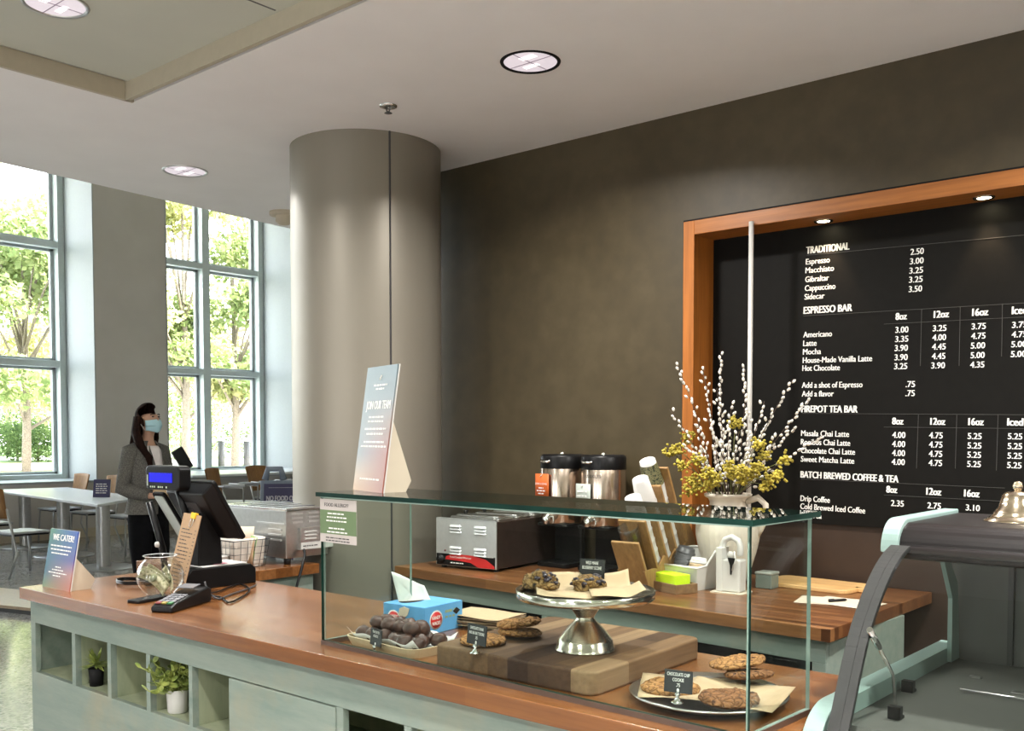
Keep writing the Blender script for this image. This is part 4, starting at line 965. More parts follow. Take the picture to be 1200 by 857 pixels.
# vase
VX = pY(853, 600, 3.385).x; VY = 3.385
va = thing('ribbed_vase', 'cream ribbed ceramic jug vase with a handle on the back worktop', 'vase', (VX, VY, BZ))
wob = lambda a, z: 1 + (.032 * abs(math.sin(a * 16)) if .03 < z < .27 else 0)
prof = [(0, 0), (.06, 0), (.066, .006), (.085, .06), (.106, .13), (.117, .19), (.117, .225), (.104, .262), (.082, .288), (.070, .30), (.068, .315), (.074, .328), (.088, .336), (.090, .345), (.084, .348), (.076, .340), (.066, .33), (.062, .30)]
bm = B(); lathe(bm, prof, 108, wob=wob); obj('body', bm, plain('cream_glaze', (.66, .60, .50, 1), .32, var=.05), va, smooth=True)
bm = B(); tube(bm, [(.070, -.01, .318), (.115, -.025, .335), (.143, -.03, .31), (.145, -.03, .26), (.125, -.022, .215), (.112, -.015, .195)], [.012, .013, .012, .011, .011, .012], 12, RZ(20), sx=.8); obj('handle', bm, plain('cream_glaze_handle', (.66, .60, .50, 1), .32, var=.05), va)
# willow stems and flower sprigs: each its own thing
M_STEM = plain('dark_twig', (.06, .035, .022, 1), .7, var=.2); M_CATK = plain('willow_catkin', (.82, .78, .70, 1), .9, var=.08)
M_YEL = plain('yellow_blossom', (.42, .34, .045, 1), .8, var=.45, sc=45); M_YLEAF = plain('olive_leaf', (.13, .14, .04, 1), .7, var=.3)
def vpt(px, py, Y): return pY(px, py, Y) - V((VX, VY, BZ))
WS = [(792, 424, 3.34), (823, 431, 3.42), (845, 411, 3.38), (872, 427, 3.45), (930, 444, 3.30), (950, 468, 3.36), (784, 480, 3.30), (896, 470, 3.42), (858, 470, 3.30), (840, 455, 3.44), (815, 498, 3.36), (965, 510, 3.32), (935, 500, 3.40), (876, 480, 3.30), (905, 492, 3.34),
      (800, 520, 3.28), (830, 490, 3.30), (850, 500, 3.26), (866, 505, 3.36), (886, 515, 3.30), (840, 515, 3.34), (820, 525, 3.40), (905, 525, 3.42), (855, 520, 3.46), (878, 530, 3.24), (846, 535, 3.3)]
rr = random.Random(17)
for i, (px, py, Y) in enumerate(WS):
    tip = vpt(px, py, Y); base = V((rr.uniform(-.02, .02), rr.uniform(-.02, .02), .02)); neck = V((max(-.045, min(.045, tip.x * .22)), max(-.045, min(.045, tip.y * .3)), .335))
    t = thing('willow_stem', 'twig with white catkins standing in the cream ribbed vase', 'willow stem', (VX, VY, BZ), 0, 'pussy willow stems in the vase')
    pts = []
    for k in range(5): pts.append(base.lerp(neck, k / 4))
    bend = V((rr.uniform(-.02, .02), rr.uniform(-.02, .02), rr.uniform(.0, .025)))
    for k in range(1, 9): u = k / 8; pts.append(neck.lerp(tip, u) + bend * math.sin(u * PI))
    bm = B(); tube(bm, pts, [.0022] * 5 + [.002 - .0012 * k / 8 for k in range(8)], 5); obj('twig', bm, M_STEM, t)
    bm = B(); Lg = (tip - neck).length; n = max(4, int(Lg / .021)); fin = pts[4:]
    for k in range(n):
        u = .18 + .82 * (k + .5 * rr.random()) / n; f = u * 8; j = min(7, int(f)); c = fin[j].lerp(fin[j + 1], min(1, f - j)); d = (fin[j + 1] - fin[j]).normalized()
        off = V((rr.uniform(-1, 1), rr.uniform(-1, 1), rr.uniform(-.3, .3))); off = (off - d * off.dot(d)).normalized() * (.004 + (.008 if rr.random() < .3 else 0))
        m = (d + off * 60).normalized().to_track_quat('Z', 'Y').to_matrix().to_4x4()
        blob(bm, (0, 0, .004), (.0058, .0058, .0098), .1, 2, 1, T(*(c + off)) @ m, seed=k)
    obj('catkins', bm, M_CATK, t)['kind'] = 'stuff'
YS = [(795, 527, 3.30), (800, 545, 3.26), (785, 530, 3.30), (812, 562, 3.28), (860, 556, 3.24), (884, 552, 3.26), (905, 560, 3.28), (920, 540, 3.32), (895, 535, 3.34), (862, 495, 3.40), (889, 520, 3.30), (842, 562, 3.24), (830, 555, 3.24), (872, 562, 3.24), (897, 568, 3.28), (818, 570, 3.3), (913, 558, 3.30), (855, 548, 3.22), (805, 512, 3.36), (832, 566, 3.26), (888, 548, 3.22), (808, 575, 3.26), (818, 540, 3.28), (870, 552, 3.20)]
for i, (px, py, Y) in enumerate(YS):
    tip = vpt(px, py, Y); base = V((rr.uniform(-.025, .025), rr.uniform(-.025, .025), .05)); neck = V((max(-.05, min(.05, tip.x * .4)), max(-.05, min(.05, tip.y * .4)), .34))
    t = thing('flower_sprig', 'sprig of small yellow blossoms spilling from the cream ribbed vase', 'flowers', (VX, VY, BZ), 0, 'yellow flower sprigs in the vase')
    mid = neck.lerp(tip, .5) + V((0, 0, .03))
    bm = B(); tube(bm, [base, base.lerp(neck, .5), neck, mid, tip], .0015, 5)
    for k in range(7):
        c = mid.lerp(tip, rr.uniform(-.4, .9)) + V((rr.uniform(-.02, .02), rr.uniform(-.02, .02), rr.uniform(-.02, .01)))
        d = V((rr.uniform(-1, 1), rr.uniform(-1, 1), rr.uniform(-.4, .6))).normalized() * .018; s_ = d.cross(V((0, 0, 1))).normalized() * .004
        vs = [bm.verts.new(c), bm.verts.new(c + d * .5 + s_), bm.verts.new(c + d), bm.verts.new(c + d * .5 - s_)]; bm.faces.new(vs)
    obj('stem', bm, M_YLEAF, t)
    bm = B()
    for k in range(42):
        a = V((rr.gauss(0, 1), rr.gauss(0, 1), rr.gauss(0, .8))) * .0135
        blob(bm, tip + a, (.0062, .0062, .0056), .25, 2, 1, seed=k + i)
    obj('blossoms', bm, M_YEL, t)['kind'] = 'stuff'
# pale board, papers, pen, plastic box
g = bz(960, 689)
pb_ = thing('chopping_board', 'pale wooden chopping board with a handle lying under the menu board', 'cutting board', (-1.545, 3.545, BZ), -4)
bm = B(); prism(bm, [(x, y) for x, y in rrect(.36, .22, .04)], .016); obj('board', bm, M_PALEWOOD, pb_, bevel=.003)
bm = B(); prism(bm, [(x + .215, y) for x, y in rrect(.11, .04, .018)], .016); obj('handle', bm, M_PALEWOOD, pb_, bevel=.003)
for i, (dx, rz, zz, lb) in enumerate(((0, 14, 0, 'cream paper sheet lying under another sheet in front of the chopping board'), (.05, -6, .0012, 'cream paper sheet lying on top with the black pen on the back worktop'))):
    bm = B(); boxr(bm, -.11, .11, -.08, .08, 0, .0008)
    tag(obj('paper_sheet', bm, M_CARD, loc=(-1.36 + dx, 3.26, BZ + .001 + zz), rot=(0, 0, R(rz))), lb, 'paper')
pn = thing('black_pen', 'short black pen lying on the cream paper of the back worktop', 'pen', (-1.335, 3.255, BZ + .008), 60)
bm = B(); tube(bm, [(-.035, 0, 0), (.03, 0, 0), (.04, 0, 0)], [.0045, .0045, .0012], 10); obj('barrel', bm, M_BLACK, pn)
bm = B(); tube(bm, [(-.034, .004, .004), (-.010, .006, .0045)], .0012, 6); obj('pen_clip', bm, M_BLACK, pn)
cb_ = thing('plastic_box', 'small clear grey plastic box at the back of the worktop right of the vase', 'box', (-1.665, 3.40, BZ), 0)
bm = B(); boxr(bm, -.032, .032, -.032, .032, 0, .052); obj('tub', bm, plain('smoky_plastic', (.16, .2, .17, 1), .2), cb_, bevel=.003)
bm = B(); boxr(bm, -.034, .034, -.034, .034, .052, .062); obj('lid', bm, plain('smoky_lid', (.3, .33, .29, 1), .25), cb_, bevel=.003)

# ------------------------------------------------------------------ curved pastry case
PX0, PX1 = -.765, .62
pc = thing('pastry_case', 'curved glass refrigerated pastry case with mint green edges at the right of the counter', 'display case', (0, 0, 0))
YZ = lambda x: T(x, 0, 0) @ Matrix(((0, 0, 1, 0), (1, 0, 0, 0), (0, 1, 0, 0), (0, 0, 0, 1)))
YB = 2.50
prf = [(1.60, .84), (1.66, .885), (1.729, .964), (1.803, 1.103), (1.86, 1.172), (1.928, 1.23), (1.985, 1.262), (2.03, 1.276)]
def spl(pts, n):
    out = []
    for i in range(len(pts) - 1):
        p0, p1, p2, p3 = pts[max(i - 1, 0)], pts[i], pts[i + 1], pts[min(i + 2, len(pts) - 1)]
        for k in range(n):
            t = k / n; out.append(tuple(.5 * ((2 * p1[a]) + (-p0[a] + p2[a]) * t + (2 * p0[a] - 5 * p1[a] + 4 * p2[a] - p3[a]) * t * t + (-p0[a] + 3 * p1[a] - 3 * p2[a] + p3[a]) * t ** 3) for a in (0, 1)))
    return out + [pts[-1]]
pr = spl([(1.665, .84), (1.69, .90), (1.729, .97), (1.803, 1.103), (1.86, 1.172), (1.928, 1.228), (1.985, 1.258), (2.03, 1.272)], 5)
bm = B(); grid(bm, lambda u, v: (-.70 + u * (PX1 + .70), *pr[round(v * (len(pr) - 1))]), 4, len(pr) - 1); obj('curved_glass', bm, M_CGLASS, pc, smooth=True)
bm = B()
for x0, x1 in ((-.722, -.700), (-.6995, -.684)):
    n = len(pr)
    for i in range(n - 1):
        (y0, z0), (y1, z1) = pr[i], pr[i + 1]
        for (a, b) in ((0, .024),):
            d = V((y1 - y0, z1 - z0)).normalized(); nn = V((d.y, -d.x))
            P_ = [(y0 - nn.x * .004, z0 - nn.y * .004), (y1 - nn.x * .004, z1 - nn.y * .004), (y1 + nn.x * .006, z1 + nn.y * .006), (y0 + nn.x * .006, z0 + nn.y * .006)]
            prism(bm, P_, x1 - x0, YZ(x0))
obj('glass_frame', bm, M_CASEFRAME, pc)
bm = B(); prism(bm, [(1.70, .30), (YB, .30), (YB, .965), (1.775, .965), (1.715, .90)], PX1 + .735, YZ(-.735)); prism(bm, [(1.70, .0), (YB, .0), (YB, .30), (1.72, .30)], PX1 + .70, YZ(-.70)); obj('base', bm, M_CASEIN, pc)
arc = lambda cx, cz, r, a0, a1, n=8: [(cx + r * math.cos(R(a0 + (a1 - a0) * k / n)), cz + r * math.sin(R(a0 + (a1 - a0) * k / n))) for k in range(n + 1)]
bm = B(); o_ = [(YB, .985), (YB, 1.0)] + arc(1.80, .89, .11, 90, 170) + [(1.672, .60)]; i_ = [(1.69, .60)] + arc(1.80, .89, .092, 170, 90)
prism(bm, o_ + i_ + [(YB, .982)], .036, YZ(PX0)); obj('side_rail', bm, M_MINTMETAL, pc, bevel=.002)
bm = B(); prism(bm, [(1.69, .0), (YB, .0), (YB, .985)] + arc(1.80, .89, .095, 90, 170), .006, YZ(PX0 + .012)); obj('side_panel', bm, M_HOUSING, pc)
bm = B(); hp = [(YB, 1.255), (YB, 1.312)] + arc(2.16, 1.252, .06, 90, 180) + [(2.06, 1.236), (2.03, 1.262), (2.055, 1.268), (2.10, 1.24)]
hp = [(YB, 1.255), (YB, 1.313)] + arc(2.155, 1.263, .05, 90, 175) + [(2.075, 1.262), (2.03, 1.262), (2.03, 1.25), (2.10, 1.24)]
prism(bm, hp, PX1 + .735, YZ(-.735)); obj('top_housing', bm, M_HOUSING, pc, bevel=.003)
bm = B(); o_ = [(YB, 1.300), (YB, 1.322)] + arc(2.15, 1.258, .064, 90, 185); i_ = arc(2.15, 1.258, .05, 185, 90)
prism(bm, o_ + i_, .036, YZ(PX0)); obj('end_cap', bm, M_MINTMETAL, pc, bevel=.003)
bm = B(); boxr(bm, PX0 + .03, PX1, YB - .03, YB - .02, .965, 1.26); obj('back_panel', bm, M_CASEIN, pc)
for x in (-.60, -.455, -.1, .3):
    bm = B(); boxr(bm, x - .006, x + .006, YB - .042, YB - .03, .97, 1.255); obj('door_stile', bm, M_CASEFRAME, pc)
bm = B(); boxr(bm, -.45, -.28, YB - .035, YB - .031, 1.185, 1.225); obj('door_notice', bm, M_PAPERW, pc)
bm = B(); prism(bm, [(2.40, .97), (2.46, .97), (2.44, 1.15), (2.34, 1.25), (2.28, 1.262), (2.24, 1.262), (2.33, 1.22), (2.40, 1.12)], .01, YZ(-.72)); obj('inner_end_frame', bm, M_MINTMETAL, pc)
bm = B(); boxr(bm, -.735, -.722, 1.83, YB - .03, .966, 1.001); obj('inner_rail', bm, M_MINTMETAL, pc)
a = pX(1019, 738, -.68); b = pX(1046, 790, -.68)
bm = B(); tube(bm, [a, a.lerp(b, .4)], .006, 10); tube(bm, [a.lerp(b, .4), b, (b.x, b.y + .02, .97)], .0035, 8); obj('gas_strut', bm, M_CHROME, pc)
for px, py in ((1064, 772), (1048, 843)):
    g = pz(px, py, .966)
    if g.x < -.70: g = pX(px, py, -.70)
    bm = B(); boxr(bm, g.x - .012, g.x + .012, g.y - .004, g.y + .012, .966, .99); boxr(bm, g.x - .012, g.x + .012, g.y + .012, g.y + .02, .966, .972); obj('clip', bm, M_BLACK, pc, bevel=.001)
for px, py, w_ in ((1142, 795, .024), (1200, 815, .05)):
    g = pz(px, py, .966); bm = B(); boxr(bm, g.x - w_ / 2, g.x + w_ / 2, g.y, g.y + .012, .966, .969); obj('vent_plate', bm, M_STEEL, pc)
g0 = pz(1125, 811, .966); g1 = pz(1200, 823, .966); bm = B(); tube(bm, [g0 + V((0, 0, .006)), g1 + V((.2, .0, .006))], .002, 6); obj('price_rail', bm, M_STEEL, pc)
l = bpy.data.lights.new('case_lamp', 'AREA'); l.shape = 'RECTANGLE'; l.size = 1.2; l.size_y = .03; l.energy = 1.6; l.color = (1, .97, .9)
lo = bpy.data.objects.new('case_lamp', l); lo.location = (-.05, 2.16, 1.244); COL.objects.link(lo)
g = pz(1188, 612, 1.314)
be = thing('brass_bell', 'ornate pale metal counter bell on top of the pastry case', 'bell', (g.x, g.y + .03, 1.3135))
k = 1 / (FPX / (V((g.x, g.y + .03, 1.31)) - EYEV).dot(_w))
bm = B(); lathe(bm, [(0, 0), (37 * k, 0), (37 * k, .8 * k), (30 * k, 5 * k), (25.5 * k, 8.5 * k), (26 * k, 10 * k), (24 * k, 11 * k), (23.5 * k, 13 * k), (21 * k, 15.5 * k), (18.5 * k, 24 * k), (16.5 * k, 31 * k), (12.5 * k, 34.5 * k), (5 * k, 35.8 * k), (3.5 * k, 36 * k)], 48)
M_BELL = plain('pale_brass', (.74, .62, .47, 1), .18, 1, var=.12, sc=90)
obj('dome', bm, M_BELL, be, smooth=True)
bm = B(); lathe(bm, [(3.5 * k, 35.5 * k), (5.5 * k, 38.5 * k), (6.2 * k, 42 * k), (4.5 * k, 46 * k), (0, 47.5 * k)], 24); obj('knob', bm, M_BELL, be, smooth=True)
# ------------------------------------------------------------------ till area on the front worktop
# card terminal
a = pz(180, 720, CZ); b = pz(231, 705, CZ); d = (b - a); ang = math.degrees(math.atan2(d.y, d.x))
ct = thing('card_terminal', 'black card payment terminal with a keypad lying on the front worktop', 'card terminal', (a.x, a.y + .025, CZ), ang)
TLn, TWd = max(.19, d.length * .95), .075
bm = B(); prism(bm, [(0, .0), (TLn, 0), (TLn, .045), (TLn * .92, .052), (TLn * .6, .044), (TLn * .08, .026), (0, .018)], TWd, Matrix(((1, 0, 0, 0), (0, 0, 1, -TWd / 2), (0, 1, 0, 0), (0, 0, 0, 1)))); obj('body', bm, M_BLACK, ct, bevel=.006, seg=3)
sl = math.atan2(.018, TLn * .52); KM = T(TLn * .08, 0, .0275) @ Matrix.Rotation(-sl, 4, 'Y')
bm = B()
for i in range(4):
    for j in range(3): boxr(bm, .012 + .02 * i, .026 + .02 * i, -.028 + .02 * j, -.012 + .02 * j, -.001, .003, KM)
obj('keypad', bm, plain('grey_keys', (.16, .165, .18, 1), .5), ct)
bm = B()
for j, c in ((0, 0), (1, 1), (2, 2)): boxr(bm, -.006, .008, -.028 + .02 * j, -.012 + .02 * j, -.001, .003, KM, mi=j)
obj('function_keys', bm, [plain('green_key', (.03, .16, .05, 1), .5), plain('yellow_key', (.25, .2, .04, 1), .5), plain('red_key', (.2, .03, .03, 1), .5)], ct)
bm = B(); boxr(bm, TLn * .56, TLn * .56 + .05, -.029, .029, .0, .002, T(TLn * .04, 0, .0435) @ Matrix.Rotation(-.12, 4, 'Y') @ T(-TLn * .04, 0, 0)); obj('screen', bm, plain('grey_display', (.15, .16, .18, 1), .2), ct)
# second flat device
g = pz(160, 708, CZ)
ph = thing('flat_reader', 'slim black flat reader lying left of the card terminal', 'card reader', (g.x - .01, g.y + .01, CZ), ang - 14)
bm = B(); prism(bm, rrect(.15, .06, .012), .010, T(.06, .01, 0)); obj('body', bm, M_BLACK, ph, bevel=.003)
bm = B(); prism(bm, rrect(.12, .048, .008), .001, T(.06, .01, .0098)); obj('glossy_top', bm, plain('slate_gloss', (.05, .055, .06, 1), .12), ph)
# coiled cables
def cable(name, pts, r, label, mat=M_BLACK):
    sp = []
    for i in range(len(pts) - 1):
        p0, p1, p2, p3 = [V(p) for p in (pts[max(i - 1, 0)], pts[i], pts[i + 1], pts[min(i + 2, len(pts) - 1)])]
        for k in range(6):
            t = k / 6; sp.append(.5 * ((2 * p1) + (-p0 + p2) * t + (2 * p0 - 5 * p1 + 4 * p2 - p3) * t * t + (-p0 + 3 * p1 - 3 * p2 + p3) * t ** 3))
    sp.append(V(pts[-1])); bm = B(); tube(bm, sp, r, 8); return tag(obj(name, bm, mat), label, 'cable')
cc = pz(150, 684, CZ + .006)
pts = []
for k in range(24):
    a = k * 2 * PI / 11; pts.append((cc.x + (.085 + .008 * math.sin(k * 1.7)) * math.cos(a), cc.y + .02 + (.05 + .006 * math.sin(k * 2.3)) * math.sin(a), CZ + .005 + .0006 * k))
cable('coiled_cable', pts, .0038, 'coil of thick black cable on the worktop behind the glass bowl')
c0 = pz(228, 703, CZ + .004); 
cable('terminal_cable', [(b.x + .0, b.y + .02, CZ + .02), pz(258, 700, CZ + .006), pz(270, 706, CZ + .005), pz(292, 693, CZ + .005), pz(280, 685, CZ + .006), pz(250, 695, CZ + .007), pz(236, 690, CZ + .009), pz(215, 692, CZ + .012), pz(202, 697, CZ + .005)], .0032, 'thin black cable looping behind the card terminal')
cable('printer_cable', [pz(300, 686, CZ + .005), pz(291, 690, CZ + .005), pz(270, 697, CZ + .005), pz(255, 702, CZ + .006), pz(244, 693, CZ + .02), pz(240, 682, CZ + .05)], .0032, 'thin grey cable hanging from the receipt printer onto the worktop', M_DKGREY)
# glass fish bowl with banknotes
g = pz(177, 702, CZ); bo = thing('glass_bowl', 'round glass fish bowl holding dollar bills as a tip jar', 'bowl', (g.x, g.y + .035, CZ))
br = .077
op = [(0, .004), (.035, .004), (.040, .002), (.042, .006)] + [(br * math.sin(R(a)), .074 - br * math.cos(R(a)) * .93) for a in range(38, 146, 9)] + [(.047, .135), (.052, .141), (.056, .143)]
bm = B(); lathe(bm, op, 56); obj('bowl_wall', bm, M_BOWLG, bo, smooth=True)
bm = B(); lathe(bm, [(.0545, .142), (.0562, .143), (.0545, .144), (.053, .143), (.0545, .142)], 48); lathe(bm, [(.037, .001), (.041, .0), (.042, .005), (.036, .006)], 40); obj('rim', bm, plain('bright_glass_rim', (.62, .64, .63, 1), .08), bo)
q = Mt('banknote'); n1 = q.n('TexNoise', i_Scale=120, i_Detail=3); q.l(q.coord(), n1.inputs['Vector']); q.l(q.ramp(n1.outputs['Fac'], [(.34, (.20, .21, .10, 1)), (.5, (.44, .42, .26, 1)), (.75, (.58, .55, .38, 1))]), q.p.inputs['Base Color']); q.p.inputs['Roughness'].default_value = .8; M_NOTE = q.m
for i, (rz, dx, dy, dz, lb) in enumerate(((-2, -.004, -.026, .014, 'curved dollar bill standing against the front of the glass bowl'), (25, -.005, -.008, .020, 'folded dollar bill in the middle of the glass bowl'), (-50, .0, .022, .016, 'crumpled dollar bill at the back of the glass bowl'))):
    bm = B()
    def note(u, v, i=i):
        s_ = (u - .5) * (.112 if i == 0 else .095); w_ = (v - .5) * .052
        return (s_ * .78 + w_ * .42, .014 * math.cos(s_ * 26) + .004 * math.sin(9 * v + i), .046 - s_ * .56 + w_ * .72 + .008 * math.cos(s_ * 30 + i))
    grid(bm, note, 16, 8); o = obj('banknote', bm, M_NOTE, loc=(g.x + dx, g.y + .035 + dy, CZ + dz), rot=(0, 0, R(YAW * 57.3 + rz)), solid=.0004); tag(o, lb, 'banknote')
    bm = B(); lathe(bm, [(0, .001), (.011, .001), (.011, 0)], 20, frame(V(note(.5, .5)) + V((0, -.003, 0)), (1, 0, -.62), (0, .2, 1)), sy=1.2); obj('portrait_oval', bm, plain('note_ink', (.20, .22, .11, 1), .8), o)
# till: base / receipt printer
tb = thing('receipt_printer', 'black receipt printer block with white top under the till monitor', 'printer', (-3.195, 2.005, CZ))
bm = B(); prism(bm, [(-.155, 0), (.155, 0), (.155, .055), (.135, .072), (-.11, .076), (-.155, .03)], .17, T(-.085, 0, 0) @ Matrix(((0, 0, 1, 0), (1, 0, 0, 0), (0, 1, 0, 0), (0, 0, 0, 1)))); obj('body', bm, M_BLACK, tb, bevel=.004)
bm = B(); boxr(bm, -.07, .07, -.06, .125, .0745, .078); obj('white_top', bm, M_PAPERW, tb, bevel=.001)
bm = B(); boxr(bm, -.04, .045, .0, .06, .0782, .0792); obj('pink_slip', bm, plain('pink_paper', (.75, .28, .36, 1), .8), tb)
bm = B(); prism(bm, [(-.075, .0), (.08, .0), (.075, .035), (-.07, .035)], .004, frame(V((-.0, -.153, .026)), (1, 0, 0), (0, .045, .046))); obj('blue_face', bm, plain('blue_grey_plastic', (.055, .10, .20, 1), .3), tb)
# monitor
mo = thing('till_monitor', 'black till monitor seen from behind, leaning on its stand', 'monitor', (-3.22, 1.98, CZ))
MT = T(0, 0, .075); MH = .25; MWd = .31
MM = T(-.01, -.055, .365) @ RX(-0) @ Matrix.Identity(4)
tl = math.atan2(.12, .20)
PMx = T(0, -.045, .375) @ Matrix.Rotation(tl, 4, 'X')        # panel hangs down from its top edge, back to -y
bm = B(); prism(bm, [(x, y - MH / 2) for x, y in rrect(MWd, MH, .012)], .016, PMx @ RX(90) @ T(0, 0, -.032)); obj('screen_panel', bm, M_BLACK, mo, bevel=.004)
bm = B()
v0 = [PMx @ V(p) for p in ((-.15, .018, -.006), (.15, .018, -.006), (.15, .018, -MH + .006), (-.15, .018, -MH + .006))]; v1 = [PMx @ V(p) for p in ((-.12, -.022, -.03), (.12, -.022, -.03), (.12, -.022, -MH + .03), (-.12, -.022, -MH + .03))]
A_ = [bm.verts.new(v) for v in v0]; B_ = [bm.verts.new(v) for v in v1]; bm.faces.new(B_)
for i in range(4): j = (i + 1) % 4; bm.faces.new((A_[i], A_[j], B_[j], B_[i]))
obj('rear_housing', bm, M_BLACK, mo, bevel=.005)
bm = B(); prism(bm, [(x, y) for x, y in rrect(.12, .085, .004)], .002, PMx @ T(-.01, -.022, -.11) @ RX(90)); lathe(bm, [(.018, .003), (.022, .005), (.026, .003)], 28, PMx @ T(-.01, -.022, -.11) @ RX(90), sy=1.1); obj('rear_cover', bm, M_DKGREY, mo)
bm = B(); prism(bm, [(-.035, 0), (.065, 0), (.055, .16), (.02, .20), (-.03, .18)], .07, T(.0, .0, .0775) @ Matrix(((0, 0, 1, 0), (1, 0, 0, 0), (0, 1, 0, 0), (0, 0, 0, 1)))); obj('stand', bm, M_BLACKM, mo, bevel=.006)
# side tablet with its strut; a pale mint reflection is painted on its face
sd_ = thing('side_tablet', 'tablet with painted pale reflection on a black strut left of the till monitor', 'tablet', (-3.40, 1.945, CZ))
bm = B(); PM2 = T(0, 0, .33) @ Matrix.Rotation(.55, 4, 'X'); prism(bm, [(x, y - .11) for x, y in rrect(.085, .24, .012)], .012, PM2 @ RX(90)); obj('shell', bm, M_BLACKM, sd_, bevel=.003)
bm = B(); prism(bm, [(x, y - .11) for x, y in rrect(.065, .215, .010)], .002, PM2 @ RX(90) @ T(0, 0, .012)); obj('reflection_face', bm, plain('painted_mint_reflection', (.50, .58, .54, 1), .15), sd_)
bm = B(); tube(bm, [(-.03, -.03, .30), (-.01, .01, .12), (.0, .02, 0)], .013, 10); prism(bm, rrect(.13, .12, .02), .012); obj('strut', bm, M_BLACK, sd_)
bm = B(); lathe(bm, [(0, .01), (.010, .008), (.012, 0)], 16, T(-.005, -.012, .14) @ RX(90)); obj('pivot_knob', bm, M_WHITE, sd_)
# customer display on its own short post
a = pY(194, 560, 1.90)
cd = thing('customer_display', 'black customer price display with a glowing blue screen above the till monitor', 'customer display', (a.x, 1.90, CZ), 4)
zc = a.z - CZ
bm = B(); prism(bm, rrect(.205, .088, .02), .052, T(.010, .03, zc) @ RX(90)); obj('housing', bm, M_BLACK, cd, bevel=.006)
bm = B(); boxr(bm, -.067, .072, -.0235, -.021, zc - .016, zc + .018)
o = obj('blue_screen', bm, plain('blue_lcd', (.0, .0, .05, 1), .3, emit=(.0, .0, 1, 1), es=.28), cd)
bm = B()
for k in range(9):
    if k % 4 != 3: boxr(bm, -.06 + .012 * k, -.054 + .012 * k, -.0245, -.0235, zc - .036, zc - .030)
boxr(bm, -.078, -.074, -.0245, -.0235, zc - .03, zc + .01); obj('bezel_marks', bm, plain('pale_bezel_print', (.5, .6, .45, 1), .5), cd)
bm = B(); tube(bm, [(.02, .035, zc - .035), (.04, .05, zc - .12), (.06, .10, .0)], .013, 12); obj('post', bm, M_BLACK, cd)
# kraft menu card with yellow clip
km = thing('kraft_menu', 'kraft paper menu card with a yellow binder clip standing before the till monitor', 'menu card', (pz(193, 694, CZ).x, pz(193, 694, CZ).y, CZ), 3)
kw = .102; kh = .285
bm = B(); boxr(bm, 0, kw, 0, .003, 0, kh); obj('card', bm, M_KRAFT, km, rot=(R(-14), R(4), 0))
bm = B(); rr = random.Random(8); MM = T(0, -.0006, 0) @ RX(90)
text(bm, 'MENU', MM @ T(kw * .12, kh * .86, 0), .006, .03) if False else None
for k in range(17):
    y = kh * .80 - k * kh * .045
    scribble(bm, MM, kw * .12, kw * rr.uniform(.5, .75), y, .0045, rnd=rr); scribble(bm, MM, kw * .86, kw * .95, y, .0035, rnd=rr)
obj('lettering', bm, M_DARKINK, km, rot=(R(-14), R(4), 0))
bm = B(); boxr(bm, kw * .48, kw * .48 + .026, -.006, .009, kh - .016, kh + .006); cl = obj('binder_clip', bm, M_YELLOW, km, rot=(R(-14), R(4), 0), bevel=.002)
bm = B(); tube(bm, [(kw * .48 + .006, -.004, kh - .014), (kw * .48 + .004, -.006, kh - .04), (kw * .48 + .013, -.007, kh - .048), (kw * .48 + .021, -.006, kh - .04), (kw * .48 + .02, -.004, kh - .014)], .0012, 6); obj('clip_wire', bm, M_STEEL, cl)
# paper cup stack / pot behind monitor
g = (-3.55, 2.27, CZ)
t = thing('squat_pot', 'squat white pot standing between the till monitor and the wire basket', 'pot', g); bm = B(); lathe(bm, [(0, 0), (.045, 0), (.052, .05), (.055, .055), (.047, .056), (0, .05)], 32); obj('pot_body', bm, M_WHITE, t); bm = B(); lathe(bm, [(.0535, .018), (.0545, .03)], 32); obj('grey_band', bm, M_DKGREY, t)
# wire basket
ba = thing('wire_basket', 'white cloth lined wire basket on the side worktop in front of the oven', 'basket', (-3.595, 2.385, CZ), 0)
hx, hy, hh = .135, .088, .115
bm = B()
def bx2(z): k = .86 + .14 * z / hh; return hx * k, hy * k
n = 9
for i in range(n + 1):
    u = -1 + 2 * i / n
    for s_ in (-1, 1): tube(bm, [(u * bx2(0)[0], s_ * bx2(0)[1], 0.003), (u * hx, s_ * hy, hh)], .0014, 5)
for i in range(6):
    u = -1 + 2 * i / 5
    for s_ in (-1, 1): tube(bm, [(s_ * bx2(0)[0], u * bx2(0)[1], 0.003), (s_ * hx, u * hy, hh)], .0014, 5)
for z in (.003, .03, .058, .086, hh): a_, b_ = bx2(z); tube(bm, [(-a_, -b_, z), (a_, -b_, z), (a_, b_, z), (-a_, b_, z), (-a_, -b_, z)], .0014 if z < hh else .0025, 6)
obj('wire_frame', bm, M_DKGREY, ba)
bm = B()
def liner(u, v):
    a = u * 2 * PI; z = .004 + v * (hh + .004); k = (.84 + .13 * v); c_, s__ = math.cos(a), math.sin(a); m_ = max(abs(c_), abs(s__)) ** .85
    w_ = 1 + .02 * math.sin(9 * a + 4 * v)
    return (hx * .97 * k * w_ * c_ / m_, hy * .96 * k * w_ * s__ / m_, z)
grid(bm, liner, 64, 8); prism(bm, rrect(hx * 1.6, hy * 1.6, .02), .004, T(0, 0, .003)); obj('cloth_liner', bm, plain('linen_liner', (.74, .69, .62, 1), .9, var=.05), ba, solid=.002)
BO = V((-3.595, 2.385, CZ))
bm = B(); rr = random.Random(6); lathe(bm, [(.030, .02), (.038, .128), (.0385, .130), (.036, .13)], 20)
t = thing('stirrer_cup', 'pale paper cup of wooden stirrers standing in the wire basket', 'cup', tuple(BO + V((.03, -.04, .005)))); obj('cup', bm, M_PAPERW, t)
bm = B()
